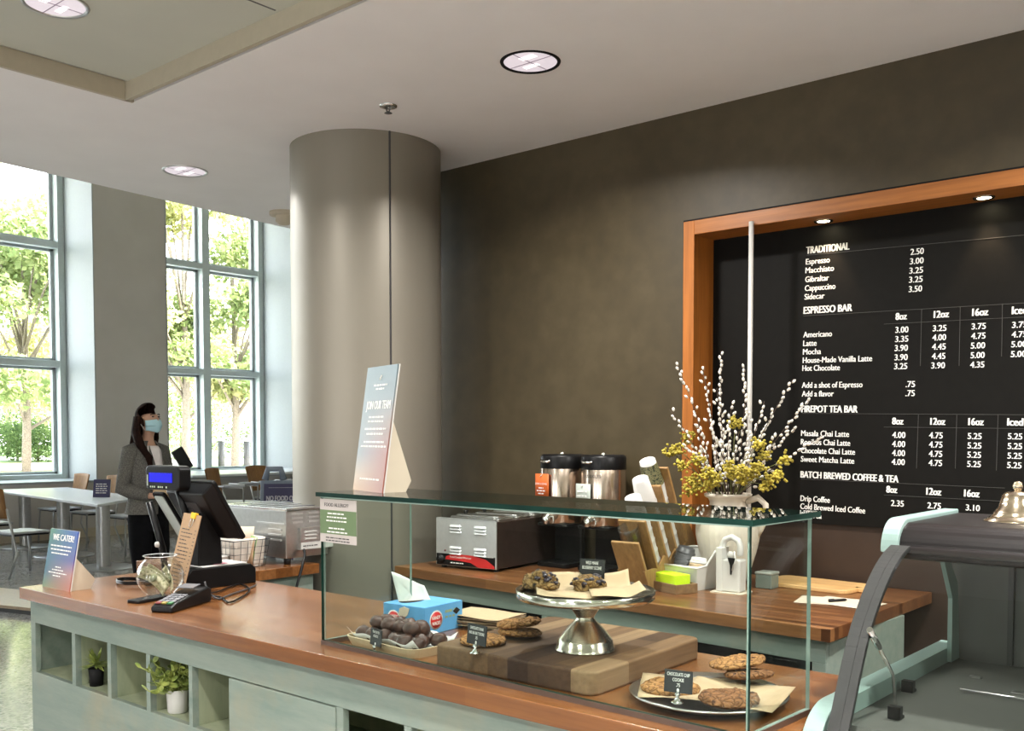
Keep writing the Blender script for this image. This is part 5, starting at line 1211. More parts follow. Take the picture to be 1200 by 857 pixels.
for k in range(16):
    a = rr.uniform(0, 2 * PI); r = rr.uniform(.0, .024); box(bm, (r * math.cos(a), r * math.sin(a), .10), (.007, .002, .11), RZ(rr.uniform(0, 180)) @ RX(rr.uniform(-6, 6)))
obj('stirrers', bm, M_KRAFT, t)['kind'] = 'stuff'
for k, (dx, dy, rz, m_, nm, lb) in enumerate(((-.0, .045, 20, M_CARD, 'napkin', 'folded cream napkin standing up in the wire basket'), (.085, .02, -15, plain('green_sachet', (.17, .34, .06, 1), .5, var=.3, sc=50), 'tea_sachet', 'green tea sachet poking out of the right end of the wire basket'), (.10, -.02, 30, M_KRAFT, 'sugar_sachet', 'brown sachet poking out of the right end of the wire basket'), (-.07, .0, 60, M_CARD, 'napkin', 'cream napkin folded flat at the left end of the wire basket'))):
    bm = B(); grid(bm, lambda u, v: ((u - .5) * .085, .006 * math.sin(4 * u), v * (.15 if k == 0 else .115)), 6, 3); tag(obj(nm, bm, m_, loc=tuple(BO + V((dx, dy, .012))), rot=(R(-12), 0, R(rz)), solid=.002), lb, 'napkin' if nm == 'napkin' else 'sachet')
# steel oven on the side worktop
ov = thing('steel_oven', 'steel countertop toaster oven with louvred back on the side worktop by the column', 'oven', (-3.42, 2.525, CZ), 0)
OW, OD, OH = .46, .27, .21
bm = B(); boxr(bm, -OW, 0, 0, OD, .028, OH + .02); obj('shell', bm, M_STEEL, ov, bevel=.004)
bm = B(); boxr(bm, -OW - .006, .006, -.006, OD + .004, OH + .02, OH + .030); obj('top_plate', bm, plain('bright_steel_top', (.75, .75, .76, 1), .22, 1), ov, bevel=.004)
bm = B()
for k in range(4): boxr(bm, -OW + .05 + .1 * k, -OW + .09 + .1 * k, .02, OD - .02, OH + .030, OH + .0315)
obj('top_slots', bm, M_DKGREY, ov)
bm = B()
for gy in (.03, .115, .20):
    for k in range(3): boxr(bm, -.001, .005, gy, gy + .055, .175 + .018 * k, .183 + .018 * k)
for k in range(3): boxr(bm, -.12, -.03, -.005, .001, .10 + .022 * k, .107 + .022 * k)
boxr(bm, -.2, -.01, -.006, .001, .17, .176)
obj('louvre', bm, plain('pale_louvre', (.75, .75, .74, 1), .3, .8), ov)['kind'] = 'stuff'
bm = B(); boxr(bm, .0, .022, .06, OD - .004, .06, .155); ob = obj('rear_box', bm, M_STEEL, ov, bevel=.002)
bm = B()
for k in range(3): boxr(bm, .021, .026, .08, .14, .105 + .015 * k, .111 + .015 * k); boxr(bm, .021, .026, .18, .23, .105 + .015 * k, .111 + .015 * k)
obj('vent', bm, M_WHITE, ob)
bm = B(); boxr(bm, .021, .0235, .06, OD - .01, .063, .092); obj('rating_plate', bm, plain('pale_plate', (.6, .59, .56, 1), .5), ob)
bm = B(); scribble(bm, frame(V((.0242, .07, .075)), (0, 1, 0), (0, 0, 1)), 0, .08, 0, .006); obj('plate_print', bm, M_DARKINK, ob)
for x in (-OW + .03, -.02):
    for y in (.02, OD - .03): bm = B(); lathe(bm, [(0, 0), (.014, 0), (.018, .028), (0, .028)], 16, T(x, y, 0)); obj('foot', bm, M_BLACK, ov)
cable('oven_cord', [(-3.41, 2.60, CZ + .07), (-3.385, 2.595, CZ + .045), (-3.365, 2.56, CZ - .02), (-3.355, 2.52, CZ - .12), (-3.35, 2.50, CZ - .3), (-3.35, 2.49, .3), (-3.34, 2.48, .02)], .006, 'thick black power cord hanging from the oven down the side worktop')

# cubby plants
def plant(loc, pot, label, spiky):
    t = thing('potted_plant', label, 'plant', loc)
    bm = B()
    if not spiky: lathe(bm, [(0, 0), (.027, 0), (.030, .004), (.034, .07), (.034, .074), (.030, .074), (.028, .06), (0, .06)], 32)
    else: lathe(bm, [(0, 0), (.022, 0), (.026, .06), (.022, .061), (0, .05)], 24)
    obj('pot', bm, pot, t, smooth=True)
    rr = random.Random(31 + spiky); bm = B()
    if not spiky:
        for k in range(26):
            a, e = rr.uniform(0, 2 * PI), rr.uniform(.3, 1.45); Lg = rr.uniform(.06, .15)
            d = V((math.cos(a) * math.cos(e), math.sin(a) * math.cos(e) - .2, math.sin(e))).normalized()
            b_ = V((0, 0, .06)); tp_ = b_ + d * Lg; tp_.x = max(-.062, min(.045, tp_.x)); tube(bm, [b_, b_.lerp(tp_, .6) + V((0, 0, .01)), tp_], .0012, 4)
            for j in range(10):
                c = b_.lerp(tp_, rr.uniform(.3, 1)); dd = V((rr.uniform(-1, 1), rr.uniform(-1, 1), rr.uniform(-.2, 1))).normalized(); s_ = dd.cross(V((rr.random(), rr.random(), .5))).normalized()
                l_ = rr.uniform(.022, .036); vs = [bm.verts.new(c + dd * l_ * u + s_ * l_ * w_) for u, w_ in ((0, 0), (.45, .3), (.85, .22), (1, 0), (.85, -.22), (.45, -.3))]; bm.faces.new(vs)
    else:
        for k in range(46):
            a, e = rr.uniform(0, 2 * PI), rr.uniform(-.35, 1.1); d = V((math.cos(a) * math.cos(e), math.sin(a) * math.cos(e), math.sin(e))); s_ = d.cross(V((0, 0, 1))).normalized() * .0055
            b_ = V((0, 0, .075)); l_ = rr.uniform(.04, .062); vs = [bm.verts.new(p) for p in (b_ - s_ * .6, b_ + d * l_ * .6 - s_, b_ + d * l_, b_ + d * l_ * .6 + s_, b_ + s_ * .6)]; bm.faces.new(vs)
    lf = Mt('leaf'); n1 = lf.n('TexNoise', i_Scale=40); lf.l(lf.coord(), n1.inputs['Vector']); lf.l(lf.ramp(n1.outputs['Fac'], [(.3, (.10, .17, .035, 1)), (.7, (.42, .46, .12, 1))]), lf.p.inputs['Base Color']); lf.p.inputs['Roughness'].default_value = .4
    obj('foliage', bm, lf.m, t, solid=.0008)
g = pY(210, 838, FY + .06); plant((g.x, FY + .055, zbot), M_WHITE, 'small leafy plant in a white pot in a cubbyhole of the mint counter', False)
g = pY(113, 800, FY + .05); plant((g.x, FY + .05, zbot + .0), M_BLACKM, 'spiky little green plant in the second cubbyhole of the mint counter', True)
bm = B(); prof = None
wm = thing('low_platform', 'low tan platform on the terrazzo floor left of the mint counter', 'platform', (0, 0, 0))
p0, p1 = pz(0, 706, .06), pz(33.5, 713, .06)
bm = B(); prism(bm, [(p1.x, p1.y), (p1.x - .5, p1.y + .62), (p0.x - 3.0, p0.y + .5), (p0.x - 1.2, p0.y - .1)] if False else [(p0.x - 1.5, p0.y - .55), (p1.x + .1, p1.y + .02), (p1.x - .55, p1.y + .50), (p0.x - 2.2, p0.y - .05)], .025, T(0, 0, .04)); obj('tan_top', bm, plain('tan_stone', (.42, .32, .22, 1), .4, var=.1), wm)
bm = B(); prism(bm, [(p0.x - 1.47, p0.y - .52), (p1.x + .05, p1.y + .03), (p1.x - .55, p1.y + .47), (p0.x - 2.15, p0.y - .04)], .04); obj('plinth', bm, M_DKGREY, wm)
# ------------------------------------------------------------------ dining area
def make_chair(name, label, cat, sh, top, arms, loc, rz, group):
    t = thing(name, label, cat, loc, rz, group)
    w, dp = .23, .22
    bm = B(); grid(bm, lambda u, v: ((u - .5) * 2 * w * (1 - .12 * v), -dp + v * 2 * dp * .95, sh - .012 * math.sin(u * PI) * math.sin(v * PI) - .02 * max(0, .2 - v) * 5 * .3), 10, 10); obj('seat', bm, M_SEAT, t, solid=.022)
    bm = B(); boxr(bm, -w * .9, w * .9, -dp * .9, dp * .9, sh - .035, sh - .012); obj('seat_pan', bm, M_BLACK, t, bevel=.008)
    bh0 = sh + (.08 if arms else .16)
    bm = B(); grid(bm, lambda u, v: ((u - .5) * 2 * (w * (.80 + .18 * v)), dp + .03 + .06 * v + .035 * math.cos((u - .5) * PI), bh0 + v * (top - bh0) - .015 * (abs(u - .5) * 2) ** 3 * v), 12, 8); obj('backrest', bm, M_CHAIRWOOD, t, solid=.014)
    for sx_ in (-1, 1):
        bm = B(); tube(bm, [(sx_ * w * .92, -dp * .9, sh - .02), (sx_ * w * 1.0, -dp * 1.0, .0)], .012, 10); obj('leg', bm, M_LEG, t)
        bm = B(); tube(bm, [(sx_ * w * .85, dp + .04, bh0 + .1), (sx_ * w * .9, dp * .95, sh), (sx_ * w * .98, dp * .8, sh * .55), (sx_ * w * 1.05, dp * 1.25, .0)], .012, 10); obj('leg', bm, M_LEG, t)
        if arms:
            bm = B(); tube(bm, [(sx_ * (w + .03), -dp * .7, sh - .02), (sx_ * (w + .05), -dp * .7, sh + .18), (sx_ * (w + .04), dp * .9, sh + .2)], .012, 10); a_ = obj('arm', bm, M_LEG, t)
            bm = B(); box(bm, (sx_ * (w + .05), -dp * .25, sh + .205), (.05, .26, .03)); obj('arm_pad', bm, M_SEAT, a_, bevel=.01)
    if arms:
        bm = B(); zf = sh * .35; tube(bm, [(-w, -dp * .98, zf), (w, -dp * .98, zf)], .01, 8); tube(bm, [(-w, -dp * .98, zf), (-w, dp, zf)], .01, 8); tube(bm, [(w, -dp * .98, zf), (w, dp, zf)], .01, 8); obj('foot_rail', bm, M_LEG, t)
    return t
def at_back(px, y): v = pY(px, 560, y); return v.x
c1 = make_chair('dining_chair', 'dining chair behind the long table, leftmost one below the left window', 'chair', .47, .95, False, (-13.86, 6.40, 0), 0, 'wooden back chairs at the long table')
dup(c1, (at_back(131, 6.66), 6.40, 0), 0, 'dining chair behind the small dark table card on the long table')
dup(c1, (at_back(176, 6.66), 6.40, 0), 0, 'dining chair at the table end, mostly hidden behind the standing woman')
dup(c1, (-10.85, 4.58, 0), 186, 'dining chair on the near side of the long table, cut by the left picture edge')
dup(c1, (-12.2, 4.75, 0), 178, 'dark seated chair beyond the nearest one on the near side of the long table')
tb_ = thing('dining_table', 'long pale laminate dining table on round steel columns near the left window', 'table', (0, 0, 0))
bm = B(); prism(bm, [(-10.1, 5.05), (-10.75, 5.78), (-11.7, 6.15), (-13.75, 6.45), (-13.95, 5.50)], .03, T(0, 0, .735)); obj('tabletop', bm, M_TABLE, tb_, bevel=.006)
for x, y in ((-10.72, 5.42), (-12.2, 5.66), (-13.5, 5.75)):
    bm = B(); lathe(bm, [(.075, .02), (.075, .735)], 32, T(x, y, 0)); lg = obj('column_leg', bm, M_LEG, tb_, smooth=True)
    bm = B(); lathe(bm, [(0, .022), (.33, .016), (.35, .008), (.35, 0), (0, 0)], 48, T(x, y, 0)); obj('base_disc', bm, M_LEG, lg, smooth=True)
g = pz(119, 583, .765)
tt = thing('table_card', 'small dark purple table card standing on the long dining table', 'table sign', (g.x, g.y, .765), 38)
bm = B(); boxr(bm, -.10, .10, -.01, .0, 0, .21); obj('card', bm, M_NAVY, tt, rot=(R(-8), 0, 0)); bm = B(); boxr(bm, -.105, .10, .0, .012, 0, .212); obj('card_backing', bm, M_CARD, tt, rot=(R(-8), 0, 0))
bm = B(); rr = random.Random(12); MM = T(0, -.0115, 0) @ RX(90)
for k in range(5): scribble(bm, MM, -.07, .07, .15 - .026 * k, .013, rnd=rr)
obj('lettering', bm, M_WHITEINK, tt, rot=(R(-8), 0, 0)); bm = B(); boxr(bm, -.03, .03, .0, .07, 0, .004); boxr(bm, -.03, .03, .066, .07, 0, .06); obj('foot', bm, M_CARD, tt)
# bar height table along the right window
bt2 = thing('window_table', 'pale high table standing along the right hand window', 'table', (0, 0, 0))
bm = B(); boxr(bm, -14.1, -12.6, 7.7, 11.2, .89, .925); obj('tabletop', bm, M_TABLE, bt2, bevel=.006)
for y in (8.6, 10.6):
    bm = B(); lathe(bm, [(.06, .015), (.06, .89)], 24, T(-13.4, y, 0)); lg = obj('column_leg', bm, M_LEG, bt2, smooth=True)
    bm = B(); lathe(bm, [(0, .02), (.28, .012), (.28, 0), (0, 0)], 40, T(-13.4, y, 0)); obj('base_disc', bm, M_LEG, lg, smooth=True)
g = pD(278, 510, 11.6); s1 = make_chair('bar_chair', 'high chair with arms and tan back in front of the right window table', 'chair', .71, 1.11, True, (g.x, g.y, 0), 128, 'high chairs at the window table')
g = pD(324, 510, 12.5); dup(s1, (g.x, g.y, 0), 112, 'second high chair with tan back, partly behind the purple A-frame sign')
# A frame sign
g = pD(339, 560, 11.0)
af = thing('floor_sign', 'dark purple A-frame floor sign reading NO FOOD OR DRINK, half hidden by the column', 'sign', (g.x, g.y, 0), math.degrees(YAW) + 8)
for s_, nm in ((-1, 'front_panel'), (1, 'rear_panel')):
    ML = T(0, s_ * .26, 0) @ Matrix.Rotation(s_ * .235, 4, 'X')
    bm = B(); boxr(bm, -.31, .31, -.02, .02, .05, 1.02, ML); boxr(bm, -.27, -.20, -.02, .02, 0, .06, ML); boxr(bm, .20, .27, -.02, .02, 0, .06, ML)
    pnl = obj(nm, bm, M_SIGNGREY, af, bevel=.012)
    bm = B(); boxr(bm, -.27, .27, s_ * .021 - .002, s_ * .021 + .002, .12, .98, ML); obj('poster', bm, M_NAVY, pnl)
    if s_ < 0:
        bm = B(); M = ML @ T(0, -.0245, 0) @ RX(90)
        text(bm, 'NO FOOD OR DRINK', M @ T(-.24, .79, 0), .055, .48, bold=.003); text(bm, 'Eating or drinking', M @ T(-.26, .665, 0), .05, .50, bold=.002); scribble(bm, M, -.24, .22, .48, .045)
        scribble(bm, M, -.24, .24, .36, .04); boxr(bm, -.24, .24, .745, .748, 0, .001, M); boxr(bm, -.22, .06, .935, .938, 0, .001, M)
        prism(bm, [(.06, .96), (.11, .96), (.11, .915), (.085, .89), (.06, .915)], .001, M); obj('lettering', bm, M_SIGNTXT if False else plain('lilac_lettering', (.6, .58, .68, 1), .6), pnl)
for s_ in (-1, 1):
    bm = B(); tube(bm, [(s_ * .16 - .10, -.02, 1.00), (s_ * .16 - .07, 0, 1.12), (s_ * .16 + .07, 0, 1.12), (s_ * .16 + .10, -.02, 1.00)], [.04, .035, .035, .04], 10, sx=.7); obj('handle', bm, M_SIGNGREY if s_ < 0 else M_BLACK, af)

# ------------------------------------------------------------------ the woman by the dining table
WP = pD(172, 510, 7.24)
def build_person():
    # local: x is where she faces, y her left, z up
    fwd = RT * math.sin(R(62)) - FW * math.cos(R(62)); rz = math.degrees(math.atan2(fwd.y, fwd.x))
    p = thing('person', 'woman in grey blazer, black trousers and blue face mask holding a folder by the window', 'person', (WP.x, WP.y, 0), rz)
    SK = plain('skin', (.52, .30, .21, 1), .5, var=.05, sc=8)
    vs, es, rs = [], [], []
    def chain(pts, rad, start=None):
        prev = start; ids = []
        for q_, r_ in zip(pts, rad):
            vs.append(q_); rs.append(r_ if isinstance(r_, tuple) else (r_, r_)); i = len(vs) - 1; ids.append(i)
            if prev is not None: es.append((prev, i))
            prev = i
        return ids
    tor = chain([(0, 0, .93), (0, 0, 1.06), (.0, 0, 1.22), (.0, 0, 1.36), (.0, 0, 1.425), (.012, 0, 1.475), (.022, 0, 1.52)], [(.13, .10), (.105, .085), (.12, .09), (.11, .08), (.06, .05), .047, .046])
    chain([(.035, 0, 1.56), (.04, 0, 1.61), (.035, 0, 1.66)], [(.062, .068), (.076, .086), (.070, .076)], tor[-1])
    for s_ in (-1, 1):
        chain([(.0, s_ * .09, .86), (.015, s_ * .10, .68), (.02, s_ * .095, .50), (0, s_ * .10, .30), (-.02, s_ * .10, .085), (.07, s_ * .11, .04), (.14, s_ * .115, .03)], [.088, .075, .055, .055, .036, .036, .028], tor[0])
    def arm(s_, sh, el, wr, hd, curl):
        a = chain([sh, tuple(V(sh).lerp(V(el), .5)), el, tuple(V(el).lerp(V(wr), .5)), wr], [.048, .043, .037, .032, .023], tor[3])
        wrv, hdv = V(wr), V(hd); d = hdv.normalized(); side = d.cross(V((0, 0, 1))).normalized()
        palm = wrv + d * .05; vs.append(tuple(palm)); rs.append((.026, .018)); pi = len(vs) - 1; es.append((a[-1], pi))
        up = side.cross(d).normalized()
        for k in range(4):
            b_ = palm + d * .03 + side * (.021 - .014 * k); Lf = (.062, .07, .066, .052)[k]
            c1_ = b_ + d * Lf * .45 - up * Lf * .15 * curl; c2_ = c1_ + d * Lf * .25 - up * Lf * .35 * curl
            chain([tuple(b_), tuple(c1_), tuple(c2_)], [.0095, .0085, .007], pi)
        tbv = palm + side * s_ * .03 - d * .005; chain([tuple(tbv), tuple(tbv + d * .03 + side * s_ * .012), tuple(tbv + d * .05 - up * .012)], [.010, .0095, .008], pi)
        return palm
    SHR, ELR, WRR = (-.01, -.165, 1.375), (-.06, -.215, 1.11), (.145, -.11, 1.06)
    SHL, ELL, WRL = (-.01, .165, 1.375), (.03, .215, 1.12), (.20, .13, 1.21)
    pr_ = arm(-1, SHR, ELR, WRR, (.9, .35, .1), 1.0); pl_ = arm(1, SHL, ELL, WRL, (.8, -.1, .5), 1.0)
    me = bpy.data.meshes.new('body'); me.from_pydata(vs, es, []); ob_ = bpy.data.objects.new('body', me); COL.objects.link(ob_); ob_.parent = p
    sk = ob_.modifiers.new('skin', 'SKIN'); sk.use_smooth_shade = True
    lay = me.skin_vertices[0].data if me.skin_vertices else None
    if lay is None:
        bm = bmesh.new(); bm.from_mesh(me); bm.verts.layers.skin.verify(); bm.to_mesh(me); bm.free(); lay = me.skin_vertices[0].data
    for i, r_ in enumerate(rs): lay[i].radius = r_; lay[i].use_root = (i == 0)
    su = ob_.modifiers.new('sub', 'SUBSURF'); su.levels = 2; su.render_levels = 2
    me.materials.append(SK)
    # face: nose, brows, eyes (the mask covers the mouth)
    HC = V((.035, 0, 1.60))
    bm = B(); blob(bm, (.118, 0, 1.605), (.014, .012, .02), 0, 1, 2); o = obj('nose', bm, SK, p, smooth=True)
    bm = B()
    for s_ in (-1, 1): blob(bm, (.105, s_ * .031, 1.632), (.008, .0125, .006), 0, 1, 2)
    obj('eyes', bm, plain('eye_dark', (.06, .035, .03, 1), .3), p, smooth=True)
    bm = B()
    for s_ in (-1, 1): tube(bm, [(.108, s_ * .015, 1.648), (.106, s_ * .034, 1.652), (.092, s_ * .05, 1.645)], .0035, 6)
    obj('eyebrows', bm, plain('brow', (.03, .016, .012, 1), .8), p)
    bm = B()
    for s_ in (-1, 1): blob(bm, (.03, s_ * .083, 1.60), (.018, .010, .03), .1, 2, 2)
    obj('ears', bm, SK, p, smooth=True)
    # hair: cap plus long falling locks
    HM = plain('dark_brown_hair', (.016, .007, .005, 1), .8, var=.4, sc=40, spec=.08)
    bm = B(); rr = random.Random(5)
    def cap(u, v):
        e = R(-38) + v * R(128); b_ = 70 + 34 * math.sin(max(0, min(1, (math.degrees(e) + 5) / 60)) * PI); a = R(b_) + u * R(360 - 2 * b_)
        return (.022 + .103 * math.cos(a) * math.cos(e) + .005 * math.sin(14 * a), .100 * math.sin(a) * math.cos(e), 1.628 + .105 * math.sin(e))
    grid(bm, cap, 40, 14)
    def cap2(u, v):     # crown sweep to the brow
        a = -R(80) + u * R(160); e = R(70) + v * R(20)
        return (.026 + .094 * math.cos(a) * math.cos(e), .097 * math.sin(a) * math.cos(e), 1.628 + .105 * math.sin(e))
    grid(bm, cap2, 20, 8)
    for k in range(30):
        a = R(92) + k / 29 * R(180); x0, y0 = .010 + .088 * math.cos(a), .092 * math.sin(a)
        right = y0 < -.0
        fx_ = .10 if right and k > 20 else -.02
        if right and k > 19: pts = [(x0, y0, 1.63), (x0 - .005, y0 * 1.1 - .005, 1.52), (x0 + .06, y0 * 1.05 - .03, 1.42), (x0 + .13 + rr.uniform(-.02, .02), y0 * .95 - .01, 1.33), (x0 + .135, y0 * .9 + rr.uniform(-.02, .02), 1.22 + rr.uniform(-.03, .05))]
        else: pts = [(x0, y0, 1.62), (x0 - .02, y0 * 1.15, 1.48), (x0 - .05 if x0 < .05 else x0 - .02, y0 * 1.2, 1.38), (x0 - .06 if x0 < .05 else x0 - .03, y0 * 1.1 + rr.uniform(-.02, .02), 1.27 + rr.uniform(-.03, .04))]
        tube(bm, pts, [.016, .023, .024, .020, .006][:len(pts)] if len(pts) == 5 else [.016, .025, .022, .006], 8)
    obj('hair', bm, HM, p, smooth=True, solid=.006)
    bm = B()
    def mask(u, v):
        a = -R(70) + u * R(140); z = 1.515 + v * .100; k = 1 + .10 * math.sin(v * PI) * math.cos(a) - (.10 * (1 - v) ** 2)
        return (.036 + (.088 * k) * math.cos(a) + .01 * math.cos(a) * math.sin(v * PI), .083 * k * math.sin(a), z - .012 * abs(math.sin(a)) * (0 if v < .5 else 1) + (.018 * abs(math.sin(a)) if v < .5 else 0))
    grid(bm, mask, 20, 9); mk = obj('face_mask', bm, plain('pale_blue_mask', (.42, .66, .74, 1), .8, var=.03), p, solid=.002)
    bm = B()
    for s_ in (-1, 1): tube(bm, [(.066, s_ * .080, 1.60), (.03, s_ * .096, 1.61), (.02, s_ * .094, 1.59), (.064, s_ * .076, 1.53)], .002, 5)
    obj('ear_loops', bm, M_WHITE, mk)
    # clothing
    BL = Mt('grey_brown_tweed'); n1 = BL.n('TexNoise', i_Scale=150, i_Detail=2); BL.l(BL.coord(), n1.inputs['Vector']); BL.l(BL.ramp(n1.outputs['Fac'], [(.35, (.06, .056, .05, 1)), (.65, (.15, .142, .128, 1))]), BL.p.inputs['Base Color']); BL.p.inputs['Roughness'].default_value = .9; BL = BL.m
    prof = [(.925, .150, .205, 0), (.96, .142, .195, 0), (1.02, .128, .178, 0), (1.08, .116, .162, .0), (1.16, .122, .168, 0), (1.25, .134, .182, 0), (1.33, .125, .192, -.005), (1.39, .100, .180, -.008), (1.425, .080, .135, -.01), (1.455, .064, .080, -.008)]
    bm = B()
    def coat(u, v):
        f = v * (len(prof) - 1); i = min(len(prof) - 2, int(f)); t = f - i; a_, b_ = prof[i], prof[i + 1]; z, rx, ry, ox = [a_[k] + (b_[k] - a_[k]) * t for k in range(4)]
        op = R(5 + 20 * max(0, min(1, (z - 1.10) / .3)) + 6 * max(0, (1.0 - z) / .1)); a = op + u * (2 * PI - 2 * op)
        fold = 1 + .015 * math.sin(7 * a + 20 * z)
        return (ox + rx * fold * math.cos(a), ry * fold * math.sin(a), z)
    grid(bm, coat, 56, 36)
    for sh, el, wr in ((SHR, ELR, WRR), (SHL, ELL, WRL)):
        s_ = V(sh); e_ = V(el); w_ = V(wr); inn = V((s_.x, s_.y * .72, s_.z + .01))
        tube(bm, [inn, s_, s_.lerp(e_, .35), s_.lerp(e_, .75), e_, e_.lerp(w_, .25), e_.lerp(w_, .6), w_.lerp(e_, .06)], [.058, .069, .062, .056, .055, .052, .046, .039], 16)
    obj('blazer', bm, BL, p, smooth=True, solid=.006)
    bm = B()
    for s_ in (-1, 1): grid(bm, lambda u, v, s_=s_: (.138 - .01 * u - .06 * max(0, v - .55) * 1.6, s_ * (.012 + .050 * v + .045 * u * math.sin(v * PI)), 1.09 + .33 * v), 4, 10)
    obj('lapels', bm, BL, p, solid=.005)
    bm = B()
    def shirt(u, v):
        f = v * 8; i = min(8, int(f)) if f < 9 else 8; zz = 1.02 + .40 * v; k = 0
        for a_, b_ in zip(prof, prof[1:]):
            if a_[0] <= zz <= b_[0]: t = (zz - a_[0]) / (b_[0] - a_[0]); rx = a_[1] + (b_[1] - a_[1]) * t; ry = a_[2] + (b_[2] - a_[2]) * t; ox = a_[3] + (b_[3] - a_[3]) * t
        a = -R(60) + u * R(120); return (ox + rx * .955 * math.cos(a), ry * .955 * math.sin(a), zz)
    grid(bm, shirt, 16, 14); obj('white_top', bm, plain('white_cotton', (.80, .74, .74, 1), .9, var=.03), p, solid=.003)
    TRM = plain('black_trouser_cloth', (.004, .004, .005, 1), .9, var=.2, spec=.1)
    bm = B()
    lathe(bm, [(.125, .80), (.135, .88), (.115, 1.0)], 28, sy=1.35)
    for s_ in (-1, 1): tube(bm, [(0, s_ * .075, .93), (.005, s_ * .085, .84), (.015, s_ * .098, .68), (.022, s_ * .096, .50), (.0, s_ * .10, .30), (-.018, s_ * .10, .10)], [.085, .100, .088, .067, .062, .052], 16)
    obj('trousers', bm, TRM, p, smooth=True)
    for s_ in (-1, 1):
        bm = B(); grid(bm, lambda u, v, s_=s_: (-.06 + .25 * v, s_ * .11 + (.038 + .012 * math.sin(v * PI)) * math.cos(u * 2 * PI), .034 + .034 * math.sin(u * 2 * PI) * (1.3 - .75 * v)), 16, 10)
        for v_ in bm.verts: v_.co.z = max(.001, v_.co.z)
        obj('shoe', bm, M_BLACK, p, solid=.004, smooth=True)
    PMt = Matrix.Translation((WP.x, WP.y, 0)) @ RZ(rz)
    p.scale = (.92, .86, 1)
    PMt = PMt @ Matrix.Diagonal((.92, .86, 1, 1))
    return PMt, pr_, pl_, rz
PMt, PRH, PLH, PRZ = build_person()
w_ = PMt @ (PRH + V((.045, .055, .055)))
fo_ = thing('kraft_folder', 'tan paper folder held against the waist of the woman', 'folder', tuple(w_), PRZ + 70)
bm = B(); prism(bm, [(-.10, -.06), (.10, -.075), (.11, .03), (.0, .085), (-.09, .03)], .012, RX(72)); obj('cover', bm, M_KRAFT, fo_, bevel=.002)
bm = B(); prism(bm, [(-.09, -.05), (.10, -.06), (.105, .022), (.0, .075), (-.085, .022)], .005, RX(72) @ T(0, 0, .013)); obj('inner_sheet', bm, M_PARCH, fo_)
w_ = PMt @ (PLH + V((.045, -.0, .055)))
tv = thing('dark_tablet', 'dark grey slim tablet held up in the left hand of the woman', 'tablet', tuple(w_), PRZ + 80)
bm = B(); prism(bm, rrect(.10, .17, .01), .009, RY(-28) @ RX(80) @ T(0, .035, 0)); obj('shell', bm, M_DKGREY, tv, bevel=.002)
bm = B(); prism(bm, rrect(.088, .155, .006), .001, RY(-28) @ RX(80) @ T(0, .035, .009)); obj('display', bm, M_BLACK, tv)

# ------------------------------------------------------------------ outdoors
GZ = .55
q = Mt('lawn'); n1 = q.n('TexNoise', i_Scale=.5, i_Detail=8, i_Roughness=.7); q.l(q.coord(), n1.inputs['Vector']); q.l(q.ramp(n1.outputs['Fac'], [(.35, (.07, .13, .03, 1)), (.6, (.16, .22, .06, 1)), (.75, (.34, .34, .18, 1))]), q.p.inputs['Base Color']); q.p.inputs['Roughness'].default_value = .9
bm = B(); boxr(bm, -95, -15.4, -60, 80, .3, GZ); o = obj('lawn', bm, q.m); struct(o)
M_PATH = plain('pale_concrete', (.58, .55, .50, 1), .9, var=.08, sc=3)
bm = B(); boxr(bm, -23.5, -15.45, -60, 80, GZ, GZ + .02); boxr(bm, -33, -27, -60, 80, GZ, GZ + .02); boxr(bm, -44, -38, -60, 80, GZ, GZ + .02); struct(obj('path', bm, M_PATH))
def leafmat(name, a, b):
    q = Mt(name); q.t.nodes.remove(q.p); oi = q.n('TexNoise', i_Scale=2.2, i_Detail=2); q.l(q.coord(), oi.inputs['Vector'])
    c = q.ramp(oi.outputs['Fac'], [(.35, a), (.65, b)]); d = q.n('BsdfDiffuse'); tl_ = q.n('BsdfTranslucent'); q.l(c, d.inputs['Color']); q.l(c, tl_.inputs['Color']); mx = q.n('MixShader', i_0=.45); q.l(d.outputs[0], mx.inputs[1]); q.l(tl_.outputs[0], mx.inputs[2]); q.l(mx.outputs[0], q.out.inputs[0]); return q.m
M_LF1 = leafmat('green_foliage', (.20, .27, .11, 1), (.46, .50, .24, 1)); M_LF2 = leafmat('yellow_green_foliage', (.32, .35, .15, 1), (.66, .62, .34, 1)); M_LF3 = leafmat('dark_hedge', (.06, .10, .04, 1), (.16, .22, .08, 1))
M_BARK = plain('grey_bark', (.20, .165, .13, 1), .9, var=.3)
def foliage(name, mat, parent, clumps, n, size, seed):
    rr = random.Random(seed); bm = B()
    for k in range(n):
        c, r = clumps[rr.randrange(len(clumps))]
        d = V((rr.gauss(0, 1), rr.gauss(0, 1), rr.gauss(0, 1))).normalized() * (rr.random() ** .45)
        p = V((c[0] + d.x * r[0], c[1] + d.y * r[1], c[2] + d.z * r[2]))
        t = V((rr.uniform(-1, 1), rr.uniform(-1, 1), rr.uniform(-1, .3))).normalized(); s_ = t.cross(V((rr.random(), rr.random(), rr.random()))).normalized(); l_ = size * rr.uniform(.6, 1.3)
        vs = [bm.verts.new(p + t * l_ * u + s_ * l_ * w_) for u, w_ in ((0, 0), (.5, .32), (1, 0), (.5, -.32))]; bm.faces.new(vs)
    me = bpy.data.meshes.new(name); bm.to_mesh(me); bm.free(); me.materials.append(mat); o = bpy.data.objects.new(name, me); COL.objects.link(o); o.parent = parent; return o
